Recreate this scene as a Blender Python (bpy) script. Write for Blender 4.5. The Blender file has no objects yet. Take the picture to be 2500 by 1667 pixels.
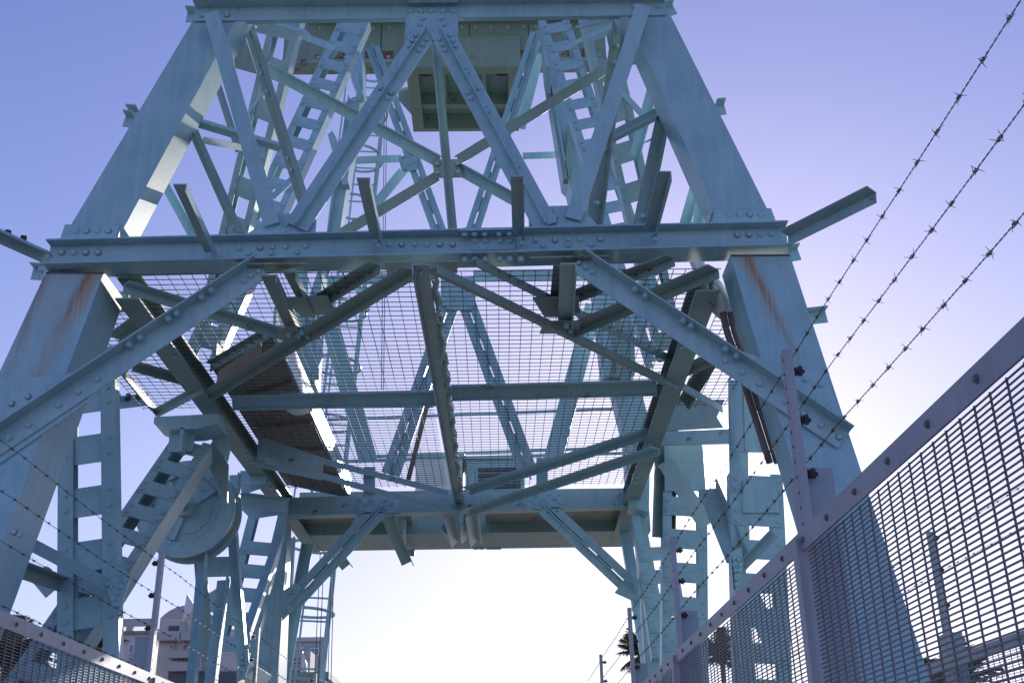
import bpy, math, random
from mathutils import Vector, Matrix
random.seed(7)
C = bpy.context.scene
col = C.collection
EYE = 1.6
F = 2700.0
# ---------------------------------------------------------------- camera
# camera axes from the measured vanishing points of the walkway (forward) and of the plumb lines
dyv = Vector((1220-1250, -(2000-833.5), -F)).normalized()
dzv = Vector((1137-1250, 5300+833.5, -F)); dzv = (dzv - dyv*dzv.dot(dyv)).normalized()
dxv = dyv.cross(dzv)
R = Matrix((dxv, dyv, dzv))                      # camera -> world
cam = bpy.data.objects.new('camera', bpy.data.cameras.new('camera'))
col.objects.link(cam); C.camera = cam
cam.matrix_world = Matrix.Translation((0, 0, EYE)) @ R.to_4x4()
cam.data.sensor_width = 36; cam.data.lens = 36*F/2500
cam.data.clip_start = .05; cam.data.clip_end = 3000
C.render.resolution_x = 1024; C.render.resolution_y = 682
# ---------------------------------------------------------------- sun and sky
SUN_EL = math.radians(16.3); SUN_AZ = math.radians(11.6)      # azimuth clockwise from +Y
sd = Vector((math.sin(SUN_AZ)*math.cos(SUN_EL), math.cos(SUN_AZ)*math.cos(SUN_EL), math.sin(SUN_EL)))
sun = bpy.data.objects.new('sun', bpy.data.lights.new('sun', 'SUN'))
col.objects.link(sun); sun.rotation_euler = (-sd).to_track_quat('-Z', 'Y').to_euler()
sun.data.energy = 2.7; sun.data.angle = math.radians(.5); sun.data.color = (1, .93, .82)
w = bpy.data.worlds.new('World'); C.world = w; w.use_nodes = True
nt = w.node_tree; nt.nodes.clear()
def N(nt, t, **k):
    n = nt.nodes.new(t)
    for a, b in k.items(): setattr(n, a, b)
    return n
def math_n(nt, op, a, b=None):
    n = N(nt, 'ShaderNodeMath', operation=op)
    for i, x in enumerate((a, b)):
        if x is None: continue
        if isinstance(x, (int, float)): n.inputs[i].default_value = x
        else: nt.links.new(x, n.inputs[i])
    return n.outputs[0]
def mixc(nt, f, a, b, bt='MIX'):
    n = N(nt, 'ShaderNodeMix', data_type='RGBA', blend_type=bt); n.clamp_result = False; n.clamp_factor = False
    for i, x in ((0, f), (6, a), (7, b)):
        if isinstance(x, (int, float)): n.inputs[i].default_value = x
        elif isinstance(x, tuple): n.inputs[i].default_value = (*x, 1)[:4]
        else: nt.links.new(x, n.inputs[i])
    return n.outputs[2]
sky = N(nt, 'ShaderNodeTexSky', sky_type='NISHITA'); sky.sun_disc = False
sky.sun_elevation = SUN_EL; sky.sun_rotation = SUN_AZ
sky.air_density = 1.0; sky.dust_density = .6; sky.ozone_density = 3.0; sky.altitude = 0
tint = mixc(nt, 1.0, sky.outputs[0], (.15*1.30, .15*1.12, .15*2.0), 'MULTIPLY')
den = mixc(nt, 1.0, mixc(nt, 1.0, tint, (.62, .58, .55), 'MULTIPLY'), (1, 1, 1), 'ADD')
soft = mixc(nt, 1.0, tint, den, 'DIVIDE')                            # hazy air: the glare towards the sun levels off
tint = mixc(nt, 1.0, soft, (6.667, 6.667, 6.667), 'MULTIPLY')
tc = N(nt, 'ShaderNodeTexCoord')
dot = N(nt, 'ShaderNodeVectorMath', operation='DOT_PRODUCT'); nt.links.new(tc.outputs['Generated'], dot.inputs[0])
dot.inputs[1].default_value = sd
dc = math_n(nt, 'MAXIMUM', dot.outputs['Value'], 0.0)
h1 = math_n(nt, 'MULTIPLY', math_n(nt, 'POWER', dc, 200.0), 1.5)     # wide aureole
h2 = math_n(nt, 'MULTIPLY', math_n(nt, 'POWER', dc, 3000.0), 60.0)  # bright core round the sun
hs = math_n(nt, 'ADD', h1, h2)
sxyz = N(nt, 'ShaderNodeSeparateXYZ'); nt.links.new(tc.outputs['Generated'], sxyz.inputs[0])
hz = math_n(nt, 'POWER', math_n(nt, 'SUBTRACT', 1.0, math_n(nt, 'MAXIMUM', sxyz.outputs[2], 0.0)), 4.0)   # pale band of sea haze along the horizon
hs = math_n(nt, 'ADD', hs, math_n(nt, 'MULTIPLY', hz, 0.26*6.667))
halo = mixc(nt, 1.0, hs, (.86, .98, 1.0), 'MULTIPLY')
tot = mixc(nt, 1.0, tint, halo, 'ADD')
bg = N(nt, 'ShaderNodeBackground'); bg.inputs[1].default_value = .075
nt.links.new(tot, bg.inputs[0])
wo = N(nt, 'ShaderNodeOutputWorld'); nt.links.new(bg.outputs[0], wo.inputs[0])
vs = C.view_settings
vs.view_transform = 'Standard'; vs.look = 'None'; vs.gamma = 1; vs.exposure = 1.0; vs.use_curve_mapping = False

# ---------------------------------------------------------------- measuring helpers
TO = dict(A=(0, 0), B=(800, 0), C=(1600, 0), D=(0, 530), E=(800, 530), F=(1600, 530), G=(0, 1067), H=(800, 1067), I=(1600, 1067))
def ray(k, x, y):
    if k == 'V': sx, sy = x/.9408, y/.9408
    elif k == 'S': sx, sy = x, y
    else: sx, sy = TO[k][0]+x/2.6133, TO[k][1]+y/2.6133
    return R @ Vector((sx-1250, -(sy-833.5), -F))
def p(k, x, y, Y=None, Z=None, X=None):
    """a point of the place: where a line of sight meets the plane Y=.. (a frame), Z=.. (height over eye) or X=.."""
    r = ray(k, x, y)
    s = Y/r.y if Y is not None else Z/r.z if Z is not None else X/r.x
    return Vector((r.x*s, r.y*s, r.z*s+EYE))
# ---------------------------------------------------------------- materials
def paint(name, c1, c2, rough=.45, rust=.0, speck=.25, bump=.15, streak=None, metal=0.0, scale=6.0):
    m = bpy.data.materials.new(name); m.use_nodes = True; t = m.node_tree
    b = t.nodes['Principled BSDF']; tcx = N(t, 'ShaderNodeTexCoord')
    def noise(s, det=5, vec=None, r=.6):
        n = N(t, 'ShaderNodeTexNoise'); n.inputs['Scale'].default_value = s; n.inputs['Detail'].default_value = det
        n.inputs['Roughness'].default_value = r
        t.links.new(vec if vec else tcx.outputs['Object'], n.inputs['Vector']); return n.outputs['Fac']
    def ramp(f, a, b_):
        r = N(t, 'ShaderNodeMapRange'); t.links.new(f, r.inputs[0]); r.inputs[1].default_value = a; r.inputs[2].default_value = b_
        return r.outputs[0]
    f1 = ramp(noise(scale*.5), .35, .65)
    cc = mixc(t, f1, c1, c2)
    # chalky runs of weathering
    mp = N(t, 'ShaderNodeMapping'); mp.inputs['Scale'].default_value = (22, 22, 1.6); t.links.new(tcx.outputs['Object'], mp.inputs[0])
    f0 = ramp(noise(1.0, 5, mp.outputs[0]), .42, .72)
    cc = mixc(t, math_n(t, 'MULTIPLY', f0, .35), cc, tuple(min(.8, x*1.25+.02) for x in c2))
    f2 = ramp(noise(scale*14, 3), .55, .72)
    dk = tuple(x*.72 for x in c1)
    cc = mixc(t, math_n(t, 'MULTIPLY', f2, speck), cc, dk)
    if rust > 0:
        f3 = ramp(noise(scale*.9, 8, r=.72), .72-rust*.35, .80-rust*.3)
        rc = mixc(t, ramp(noise(scale*7, 4), .3, .7), (.13, .055, .025), (.22, .11, .05))
        cc = mixc(t, f3, cc, rc)
    if streak:
        # vertical run-off stains below a joint: (centre across, half width, length) in object space
        sx = N(t, 'ShaderNodeSeparateXYZ'); t.links.new(tcx.outputs['Object'], sx.inputs[0])
        for (cx, hw, ln, k, slope, colr) in streak:
            # across = x - slope*z
            ax = math_n(t, 'SUBTRACT', sx.outputs[0], math_n(t, 'MULTIPLY', sx.outputs[2], slope))
            wob = math_n(t, 'MULTIPLY', math_n(t, 'SUBTRACT', noise(5, 4), .5), .05)
            d = math_n(t, 'ABSOLUTE', math_n(t, 'SUBTRACT', math_n(t, 'ADD', ax, wob), cx))
            dep = math_n(t, 'MULTIPLY', sx.outputs[2], -1.0/ln)
            a1 = N(t, 'ShaderNodeMapRange'); t.links.new(d, a1.inputs[0]); a1.inputs[1].default_value = hw; a1.inputs[2].default_value = 0
            a2 = N(t, 'ShaderNodeMapRange'); t.links.new(dep, a2.inputs[0]); a2.inputs[1].default_value = 1; a2.inputs[2].default_value = 0
            st = N(t, 'ShaderNodeMapping'); st.inputs['Scale'].default_value = (60, 60, 2.5); t.links.new(tcx.outputs['Object'], st.inputs[0])
            n3 = ramp(noise(1.0, 4, st.outputs[0]), .3, .6)
            ff = math_n(t, 'MULTIPLY', math_n(t, 'MULTIPLY', a1.outputs[0], a2.outputs[0]), math_n(t, 'MULTIPLY', n3, k))
            cc = mixc(t, math_n(t, 'MINIMUM', math_n(t, 'MULTIPLY', ff, 1.25), .9), cc, colr)
    t.links.new(cc, b.inputs['Base Color'])
    b.inputs['Roughness'].default_value = rough; b.inputs['Metallic'].default_value = metal
    b.inputs['Specular IOR Level'].default_value = .5
    if bump:
        bm = N(t, 'ShaderNodeBump'); bm.inputs['Strength'].default_value = bump; bm.inputs['Distance'].default_value = .004
        t.links.new(noise(scale*9, 4), bm.inputs['Height']); t.links.new(bm.outputs[0], b.inputs['Normal'])
    return m
RUST = (.24, .10, .035); OCH = (.42, .27, .12); DKR = (.07, .04, .03)
M = {}
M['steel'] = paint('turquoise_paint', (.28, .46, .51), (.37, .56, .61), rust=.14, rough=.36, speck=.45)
M['steelw'] = paint('turquoise_paint_worn', (.29, .43, .45), (.36, .51, .52), rust=.36, speck=.6, rough=.38)
M['steelr'] = paint('turquoise_paint_rusting', (.33, .39, .34), (.26, .36, .33), rust=.62, speck=.6)
M['legL'] = paint('leg_paint_left', (.27, .48, .56), (.34, .57, .65), streak=[(.30, .10, 1.1, 1.0, .36, OCH), (.27, .035, .5, 1.2, .36, RUST), (.0, .05, .9, .9, .17, RUST), (.10, .25, 1.3, .5, .25, (.45, .44, .42))])
M['legR'] = paint('leg_paint_right', (.27, .48, .56), (.34, .57, .65), streak=[(.10, .035, .9, 1.1, -.34, RUST), (.09, .09, 1.0, .8, -.34, OCH), (.30, .10, 1.2, .4, -.25, (.42, .46, .46))])
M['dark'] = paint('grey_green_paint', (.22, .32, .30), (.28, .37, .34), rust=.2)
M['deck'] = paint('brown_stained_plate', (.28, .28, .24), (.31, .29, .24), rust=.45, speck=.6)
M['rusty'] = paint('rust_bleeding_plate', (.30, .27, .23), (.24, .17, .12), rust=.35, scale=10)
M['green'] = paint('pale_green_plate', (.20, .29, .22), (.25, .33, .26), rust=.33, speck=.5, scale=4)
M['bolt'] = paint('painted_bolt', (.30, .52, .58), (.36, .58, .64), rough=.4, bump=0)
M['wire'] = paint('rusted_wire', (.075, .055, .045), (.15, .10, .07), rough=.7, bump=0)
M['galv'] = paint('galvanised_steel', (.32, .33, .38), (.38, .39, .44), rough=.5, metal=.15, speck=.4, bump=.06)
M['galvd'] = paint('dull_fence_bolt', (.16, .15, .17), (.20, .19, .21), bump=0)
M['mesh'] = paint('coated_mesh_wire', (.13, .13, .16), (.16, .16, .19), rough=.5, bump=0)
M['fencesteel'] = paint('fence_post_paint', (.28, .36, .42), (.32, .40, .46), rough=.45)
M['black'] = paint('black_insulator_plastic', (.02, .02, .025), (.04, .03, .04), rough=.5, bump=0)
M['pvc'] = paint('pale_conduit', (.62, .60, .60), (.70, .68, .68), rough=.45, bump=0)
M['cond'] = paint('brown_conduit', (.10, .07, .06), (.17, .13, .12), rough=.4)
M['rope'] = paint('steel_rope', (.08, .09, .10), (.14, .15, .15), rough=.6, bump=0)
M['wall'] = paint('cream_render', (.64, .56, .48), (.68, .60, .52), rough=.8, speck=.15, scale=.3)
M['wallg'] = paint('grey_render', (.46, .43, .42), (.50, .47, .45), rough=.8, speck=.15, scale=.3)
M['slat'] = paint('dark_slat', (.10, .11, .14), (.12, .13, .16), rough=.6, bump=0)
M['glass'] = paint('window_glass', (.16, .24, .36), (.20, .28, .40), rough=.12, bump=0)
M['white'] = paint('white_frame', (.78, .78, .78), (.72, .72, .73), rough=.5, bump=0)
M['lamp'] = paint('frosted_lens', (.75, .75, .72), (.8, .8, .78), rough=.15, bump=0)
M['conc'] = paint('concrete', (.22, .21, .19), (.27, .26, .23), rough=.9, scale=1.5)
M['ground'] = paint('pale_paving', (.22, .21, .185), (.27, .26, .23), rough=.95, scale=.6)
M['asph'] = paint('asphalt', (.05, .05, .052), (.07, .068, .066), rough=.95)
M['palm'] = paint('palm_leaf', (.07, .10, .03), (.13, .14, .05), rough=.6, bump=0)
M['palmd'] = paint('dry_palm_leaf', (.22, .15, .06), (.16, .12, .05), rough=.7, bump=0)
M['bark'] = paint('palm_bark', (.14, .10, .07), (.20, .15, .10), rough=.9)
# ---------------------------------------------------------------- object helpers
WL = {}
def tag(o, label=None, cat=None, group=None, kind=None):
    if label: o['label'] = label
    if cat: o['category'] = cat
    if group: o['group'] = group
    if kind: o['kind'] = kind
    return o
def empty(name, loc, label, cat, group=None):
    o = bpy.data.objects.new(name, None); col.objects.link(o); o.location = loc; o.empty_display_size = .2
    WL[o.name] = Vector(loc); return tag(o, label, cat, group)
def obj(name, vs_, fs, mat, parent=None, origin=None, smooth=False):
    og = Vector(origin) if origin is not None else Vector(vs_[0])
    me = bpy.data.meshes.new(name); me.from_pydata([tuple(Vector(v)-og) for v in vs_], [], fs); me.update()
    me.materials.append(M[mat] if isinstance(mat, str) else mat)
    if smooth:
        for q in me.polygons: q.use_smooth = True
    return link(name, me, og, parent)
def link(name, me, og, parent=None, rot=None):
    o = bpy.data.objects.new(name, me); col.objects.link(o)
    o.location = og if parent is None else og-WL[parent.name]
    if rot is not None: o.rotation_euler = rot
    if parent is not None: o.parent = parent
    WL[o.name] = Vector(og); return o
class MB:
    def __init__(s): s.v = []; s.f = []
    def add(s, v, f):
        n = len(s.v); s.v += v; s.f += [tuple(i+n for i in q) for q in f]; return s
    def prism(s, pts, vec):
        n = len(pts); pts = [Vector(a) for a in pts]; vec = Vector(vec)
        # consistent outward faces
        nn = sum(((pts[i]-pts[0]).cross(pts[(i+1) % n]-pts[0]) for i in range(1, n)), Vector())
        if nn.dot(vec) > 0: pts.reverse()
        v = pts+[a+vec for a in pts]
        f = [tuple(range(n)), tuple(range(2*n-1, n-1, -1))]+[(i, i+n, (i+1) % n+n, (i+1) % n)[::1] for i in range(n)]
        return s.add(v, f)
    def box(s, a, b):
        a = Vector(a); b = Vector(b)
        return s.prism([(a.x, a.y, a.z), (b.x, a.y, a.z), (b.x, a.y, b.z), (a.x, a.y, b.z)], (0, b.y-a.y, 0))
    def rod(s, a, b, r, n=6, r2=None, caps=True):
        a = Vector(a); b = Vector(b); d = (b-a).normalized(); u = d.orthogonal().normalized(); v_ = d.cross(u)
        r2 = r if r2 is None else r2; v = []
        for k in range(n):
            t_ = 2*math.pi*k/n; e = u*math.cos(t_)+v_*math.sin(t_)
            v += [a+e*r, b+e*r2]
        f = [(2*k, 2*((k+1) % n), 2*((k+1) % n)+1, 2*k+1) for k in range(n)]
        if caps: f += [tuple(2*k for k in range(n))[::-1], tuple(2*k+1 for k in range(n))]
        return s.add(v, f)
    def path(s, pts, r, n=6):
        pts = [Vector(q) for q in pts]; rings = []; u = None
        for i, q in enumerate(pts):
            d = (pts[min(i+1, len(pts)-1)]-pts[max(i-1, 0)]).normalized()
            if u is None: u = d.orthogonal().normalized()
            u = (u-d*u.dot(d)).normalized(); v_ = d.cross(u)
            rings.append([q+(u*math.cos(2*math.pi*k/n)+v_*math.sin(2*math.pi*k/n))*r for k in range(n)])
        v = [x for rg in rings for x in rg]; f = []
        for i in range(len(pts)-1):
            for k in range(n):
                f.append((i*n+k, i*n+(k+1) % n, (i+1)*n+(k+1) % n, (i+1)*n+k))
        f += [tuple(range(n))[::-1], tuple((len(pts)-1)*n+k for k in range(n))]
        return s.add(v, f)
    def build(s, name, mat, parent=None, origin=None, smooth=False):
        return obj(name, s.v, s.f, mat, parent, origin, smooth)
YD = Vector((0, -1, 0)); UP = Vector((0, 0, 1)); DN = -UP
def frame(A, B, nrm):
    a = (B-A).normalized(); v = (nrm-a*nrm.dot(a)).normalized(); u = v.cross(a)
    if u.z < -1e-3 or (abs(u.z) <= 1e-3 and u.x < 0): u = -u
    return a, u, v
def secs(kind, w, d, t, side):
    h = w/2
    if kind == 'L':      # flat plate facing v, outstanding leg on the 'side' edge (d<0: leg turned away)
        e = h*side; i = (h-t)*side
        if d > 0: return [[(-e, -t), (e, -t), (e, d), (i, d), (i, 0), (-e, 0)]]
        return [[(-e, -t), (i, -t), (i, d), (e, d), (e, 0), (-e, 0)]]
    if kind == 'T': return [[(-h, -t), (h, -t), (h, 0), (t/2, 0), (t/2, d), (-t/2, d), (-t/2, 0), (-h, 0)]]
    if kind == 'P': return [[(-h, -t), (h, -t), (h, 0), (-h, 0)]]
    if kind == 'B': return [[(-h, -d), (h, -d), (h, 0), (-h, 0)]]
    if kind == 'I':      # web facing v, flanges top and bottom, total flange width d
        k = d/2
        return [[(-h, -k), (-h+t, -k), (-h+t, -t/2), (h-t, -t/2), (h-t, -k), (h, -k), (h, k), (h-t, k), (h-t, t/2), (-h+t, t/2), (-h+t, k), (-h, k)]]
    if kind == 'C': return [[(-h, -t), (h, -t), (h, d), (h-t, d), (h-t, 0), (-h+t, 0), (-h+t, d), (-h, d)]]
    if kind == 'D':      # two angles back to back with a slot
        g = t*.7
        return [[(-h, -t), (-g, -t), (-g, d), (-g-t, d), (-g-t, 0), (-h, 0)], [(g, -t), (h, -t), (h, 0), (g+t, 0), (g+t, d), (g, d)]]
def bar(name, kind, A, B, w, d=.05, side=1, nrm=YD, mat='steel', parent=None, t=.009, ends=None):
    a, u, v = frame(A, B, nrm); mb = MB()
    for poly in secs(kind, w, d, t, side):
        mb.prism([A+u*x+v*y for x, y in poly], B-A)
    if kind == 'D':
        L_ = (B-A).length; n = max(2, int(L_/.35))
        for k in range(n+1):
            c = A+(B-A)*(k/n*.96+.02)
            mb.prism([c-a*.1-u*t*.8-v*t*.6, c+a*.1-u*t*.8-v*t*.6, c+a*.1+u*t*.8-v*t*.6, c-a*.1+u*t*.8-v*t*.6], v*.004)
    o = mb.build(name, mat, parent, A); o['ax'] = 0; del o['ax']
    return o
def plate(name, pts, vec, mat='steel', parent=None):
    return MB().prism(pts, vec).build(name, mat, parent)
def yplate(name, pix, Y, t=.012, mat='steel', parent=None, back=True):
    """a flat plate in the frame plane Y, outline measured on it"""
    return plate(name, [p(*q, Y=Y) for q in pix], (0, t, 0), mat, parent)
# shared bolt: washer, hex head
def bolt_mesh(r=.0165, h=.017):
    mb = MB(); mb.rod((0, 0, 0), (0, 0, .003), r*1.25, 10); mb.rod((0, 0, .003), (0, 0, h*.75), r, 6); mb.rod((0, 0, h*.75), (0, 0, h), r, 6, r*.72)
    me = bpy.data.meshes.new('bolt'); me.from_pydata([tuple(v) for v in mb.v], [], mb.f); me.materials.append(M['bolt']); return me
BOLT = bolt_mesh(); BOLTR = bolt_mesh(.0168, .016); BOLTR.materials.append(M['rusty'])
for q_ in BOLTR.polygons[:12]: q_.material_index = 1
BOLTB = bolt_mesh(.019, .03); BOLTF = bolt_mesh(.008, .008); BOLTF.materials[0] = M['galvd']
def bolts(pts, nrm, parent, me=None):
    for q in pts:
        link('bolt', me or (BOLTR if random.random() < .22 else BOLT), Vector(q)+nrm*.0005, parent, nrm.to_track_quat('Z', 'Y').to_euler())
def ybolts(pix, Y, parent, me=None):
    bolts([p(*q, Y=Y-.0005) for q in pix], YD, parent, me)
def stuffbolts(pts, nrm, parent, r=.013):
    mb = MB()
    for q in pts: mb.rod(q, Vector(q)+nrm*.012, r, 6)
    return tag(mb.build('bolts', 'bolt', parent), kind='stuff')
def alongb(A, B, fr, off, nrm, parent, me=None):
    a, u, v = frame(A, B, nrm)
    bolts([A+(B-A)*f+u*off for f in fr], v, parent, me)
def laced(name, A, B, w, cw, cd, sp, bh, nrm=YD, off=.0, root=None, rear=True, mat='steel', recess=0.0, label=None):
    """battened column: two channels and rows of batten plates, each plate an object"""
    a, u, v = frame(A, B, nrm)
    o = empty_part(name, A, root)
    if label: o['label'] = label
    for s in (-1, 1):
        mb = MB(); h = w/2*s; i = (w/2-cw)*s
        mb.prism([A+u*x+v*y for x, y in ((i, -.009), (h-.009*s, -.009), (h-.009*s, -cd+.009), (i, -cd+.009), (i, -cd), (h, -cd), (h, 0), (i, 0))], B-A)
        mb.build('channel', mat, o, A)
    mb = MB(); hw = w/2-.012 if recess == 0 else w/2-cw*.35
    z0 = .001 if recess == 0 else -.009-recess-.009
    mb.prism([Vector((x, y, z0)) for x, y in ((-hw, -bh/2), (hw, -bh/2), (hw, bh/2), (-hw, bh/2))], (0, 0, .009))
    for sx in (-1, 1):
        for sy in (-1, 1):
            c = Vector((sx*(w/2-cw/2), sy*bh*.27, z0+.01 if recess == 0 else .0005)); mb.rod(c, c+Vector((0, 0, .011)), .015, 6)
    me = bpy.data.meshes.new('batten'); me.from_pydata([tuple(q) for q in mb.v], [], mb.f); me.materials.append(M[mat])
    L_ = (B-A).length; rot = Matrix((u, a.cross(u)*0+v.cross(u), v)).transposed()
    if rot.determinant() < 0: rot = Matrix((u, -(v.cross(u)), v)).transposed()
    e = rot.to_euler(); k = off+bh/2
    while k < L_:
        link('batten', me, A+a*k, o, e)
        if rear: link('batten', me, A+a*(k)-v*(cd+.011), o, e)
        k += sp
    return o
def empty_part(name, loc, parent):
    o = bpy.data.objects.new(name, None); col.objects.link(o); o.empty_display_size = .1
    o.parent = parent; o.location = Vector(loc)-WL[parent.name]; WL[o.name] = Vector(loc); return o

# ================================================================ SETTING
g = MB(); g.add([Vector((-1500, -1500, -.6)), Vector((1500, -1500, -.6)), Vector((1500, 1500, -.6)), Vector((-1500, 1500, -.6))], [(0, 1, 2, 3)])
tag(g.build('ground', 'ground'), kind='structure')
g = MB(); g.box((-2.05, -8, -.16), (.99, 30, 0)); tag(g.build('walkway', 'conc'), kind='structure')
g = MB(); g.box((-4.5, -12, -.59), (-2.06, 40, -.1)); g.box((1.0, -12, -.59), (4.2, 40, -.1)); tag(g.build('pavement', 'conc'), kind='structure')
for sx in (-2.12, .93):
    g = MB(); g.box((sx, -8, .001), (sx+.12, 30, .12)); tag(g.build('kerb', 'conc'), kind='structure')
# ================================================================ TOWER
T = empty('bridge_tower', (-.45, 8.6, -.1), 'turquoise riveted steel lifting tower spanning the walkway, four battered legs with cross braces', 'tower')
YA = 6.10
# --- front portal: lower legs
def leg(name, pix, Y, depth, mat):
    pts = [p(*q, Y=Y) for q in pix]
    return MB().prism(pts, (0, depth, 0)).build(name, mat, T, pts[0])
def down(q0, q1, zt):      # continue a line down to height zt
    k = (zt-q0.z)/(q1.z-q0.z); return q0+(q1-q0)*k
lo0 = p('D', 296, 345, Y=YA); lo1 = p('D', 0, 980, Y=YA); li0 = p('D', 664, 350, Y=YA); li1 = p('G', 10, 680, Y=YA)
LL = MB().prism([lo0, li0, down(li0, li1, -.1), down(lo0, lo1, -.1)], (0, .40, 0)).build('leg', 'legL', T, lo0)
ro0 = p('F', 858, 240, Y=YA); ro1 = p('I', 1760, 1568, Y=YA); ri0 = p('F', 478, 245, Y=YA)
rb = down(ro0, ro1, -.1)
LR = MB().prism([ri0, ro0, rb, rb+Vector((-.40, 0, 0))], (0, .28, 0)).build('leg', 'legR', T, ri0)
# upper legs
UL = leg('leg', [('A', 450, 1440), ('A', 790, 1455), ('A', 1512, 118), ('A', 1640, -120), ('A', 1370, -120), ('A', 1240, 118)], YA+.01, .24, 'steel')
UR = leg('leg', [('C', 370, 1330), ('C', 712, 1330), ('C', 106, 118), ('C', -10, -100), ('B', 1790, -100), ('B', 1905, 80), ('C', 0, 500)], YA+.01, .24, 'steel')
# bright welded side flanges behind the legs
for pix, Y in (([('A', 415, 1432), ('A', 762, 1438), ('A', 735, 1532), ('A', 380, 1532)], YA-.004), ([('C', 372, 1332), ('C', 738, 1328), ('C', 772, 1418), ('C', 372, 1425)], YA-.004)):
    q = yplate('base_plate', pix, Y, .013, 'steel', T)
    ybolts([('A', x, 1474) for x in (484, 553, 622, 692)] if pix[0][0] == 'A' else [('C', x, 1370) for x in (470, 538, 603, 670)], Y, q)
# side stiffener of base plates
plate('stiffener', [p('A', 740, 1530, Y=YA), p('A', 766, 1436, Y=YA), p('A', 805, 1470, Y=YA+.2), p('A', 785, 1530, Y=YA+.2)], (.008, 0, 0), 'steel', T)
plate('stiffener', [p('C', 372, 1420, Y=YA), p('C', 395, 1335, Y=YA), p('C', 360, 1350, Y=YA+.2), p('C', 352, 1420, Y=YA+.2)], (.008, 0, 0), 'steel', T)
yplate('joint_gap', [('D', 292, 346), ('D', 664, 349), ('D', 664, 362), ('D', 288, 360)], YA-.003, .002, 'slat', T)
yplate('joint_gap', [('F', 478, 240), ('F', 858, 236), ('F', 860, 248), ('F', 480, 252)], YA-.003, .002, 'slat', T)
yplate('joint_gap', [('A', 1252, 122), ('A', 1512, 120), ('A', 1512, 127), ('A', 1248, 129)], YA+.007, .002, 'slat', T)
yplate('joint_gap', [('B', 1908, 76), ('C', 62, 72), ('C', 66, 79), ('B', 1908, 84)], YA+.007, .002, 'slat', T)
# --- lower cross beam (I section)
b0 = p('D', 318, 215, Y=YA-.005); b1 = p('F', 835, 103, Y=YA-.005)
b0.z = 3.235+EYE-.0; b1.z = 3.315+EYE
def ibeam(A, B, ht, fw, name='cross_beam', fo=.078, mat='steel'):
    # web thin, flanges reach fo in front of the web and fw-fo behind it
    a = (B-A).normalized(); u = Vector((-a.z, 0, a.x)); h = ht/2; t = .010; k = -fo; kk = fw-fo
    sec = [(-h, k), (-h, kk), (-h+t, kk), (-h+t, t), (h-t, t), (h-t, kk), (h, kk), (h, k), (h-t, k), (h-t, 0), (-h+t, 0), (-h+t, k)]
    return MB().prism([A+u*x+Vector((0, y, 0)) for x, y in sec], B-A).build(name, mat, T, A)
BM = ibeam(b0, b1, .172, .20)
YB = YA-.005
ybolts([('D', x, 229) for x in (395, 472, 550, 628)]+[('D', 1530, 201), ('D', 1587, 235), ('D', 1659, 197), ('D', 1741, 193), ('D', 1733, 231), ('D', 1822, 193), ('D', 1897, 226), ('D', 1950, 188)], YB, BM)
ybolts([('E', x, 176) for x in (393, 473, 555, 636, 715, 797)]+[('E', 1327, 150), ('E', 1373, 184), ('E', 1451, 149), ('E', 1533, 146), ('E', 1535, 180), ('E', 1613, 145), ('E', 1681, 178), ('E', 1740, 143)], YB, BM)
ybolts([('F', x, 117-(x-520)*.02) for x in (520, 595, 668, 743)], YB, BM)
# splice plates in the middle of the beam
q = yplate('splice_plate', [('E', 912, 140), ('E', 1196, 135), ('E', 1196, 206), ('E', 912, 212)], YB-.011, .010, 'steel', T)
ybolts([('E', x, 154) for x in (940, 1006, 1098, 1161)], YB-.011, q)
za = b0.z+(b1.z-b0.z)*.5
xs0 = p('E', 845, 100, Y=6.02).x; xs1 = p('E', 1258, 90, Y=6.02).x
def tilted(x0, x1, y0, y1, zc, th, name):
    sl = (b1.z-b0.z)/(b1.x-b0.x); zz = lambda x: b0.z+sl*(x-b0.x)+zc
    return MB().add([Vector((x, y, zz(x)+k)) for k in (0, th) for x, y in ((x0, y0), (x1, y0), (x1, y1), (x0, y1))], [(0, 3, 2, 1), (4, 5, 6, 7), (0, 1, 5, 4), (1, 2, 6, 5), (2, 3, 7, 6), (3, 0, 4, 7)]).build(name, 'steel', T)
q = tilted(xs0, xs1, 6.008, 6.09, .074-.010, .0105, 'splice_plate')
stl = [xs0+(xs1-xs0)*k for k in (.07, .22, .38, .6, .76, .93)]
bolts([(x, 6.035, za+.062+.0) for x in stl], DN, q)
bolts([(x, 6.045, za+.087) for x in stl[:5]], UP, q)
q = tilted(xs0, xs1, 6.0, 6.18, -.086-.0105, .0105, 'splice_plate')
bolts([(x, 6.05, za-.0975) for x in stl], DN, q, BOLTB)
# --- top cross beam (angle with a forward flange)
t0 = p('A', 1240, 98, Y=YA-.005); t1 = p('B', 2154, 60, Y=YA-.005)
TB = MB()
TB.prism([t0+Vector((0, 0, -.05)), t1+Vector((0, 0, -.05)), t1+Vector((0, 0, .075)), t0+Vector((0, 0, .075))], (0, .010, 0))
TB.prism([t0+Vector((0, -.12, .065)), t1+Vector((0, -.12, .065)), t1+Vector((0, .18, .065)), t0+Vector((0, .18, .065))], (0, 0, .010))
TB = TB.build('cross_beam', 'steel', T, t0)
ybolts([('A', 1290, 102), ('A', 1450, 99)]+[('B', x, 79) for x in (527, 596, 665, 737, 803)]+[('B', 1955, 48), ('B', 2112, 45)], YB, TB)
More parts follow.
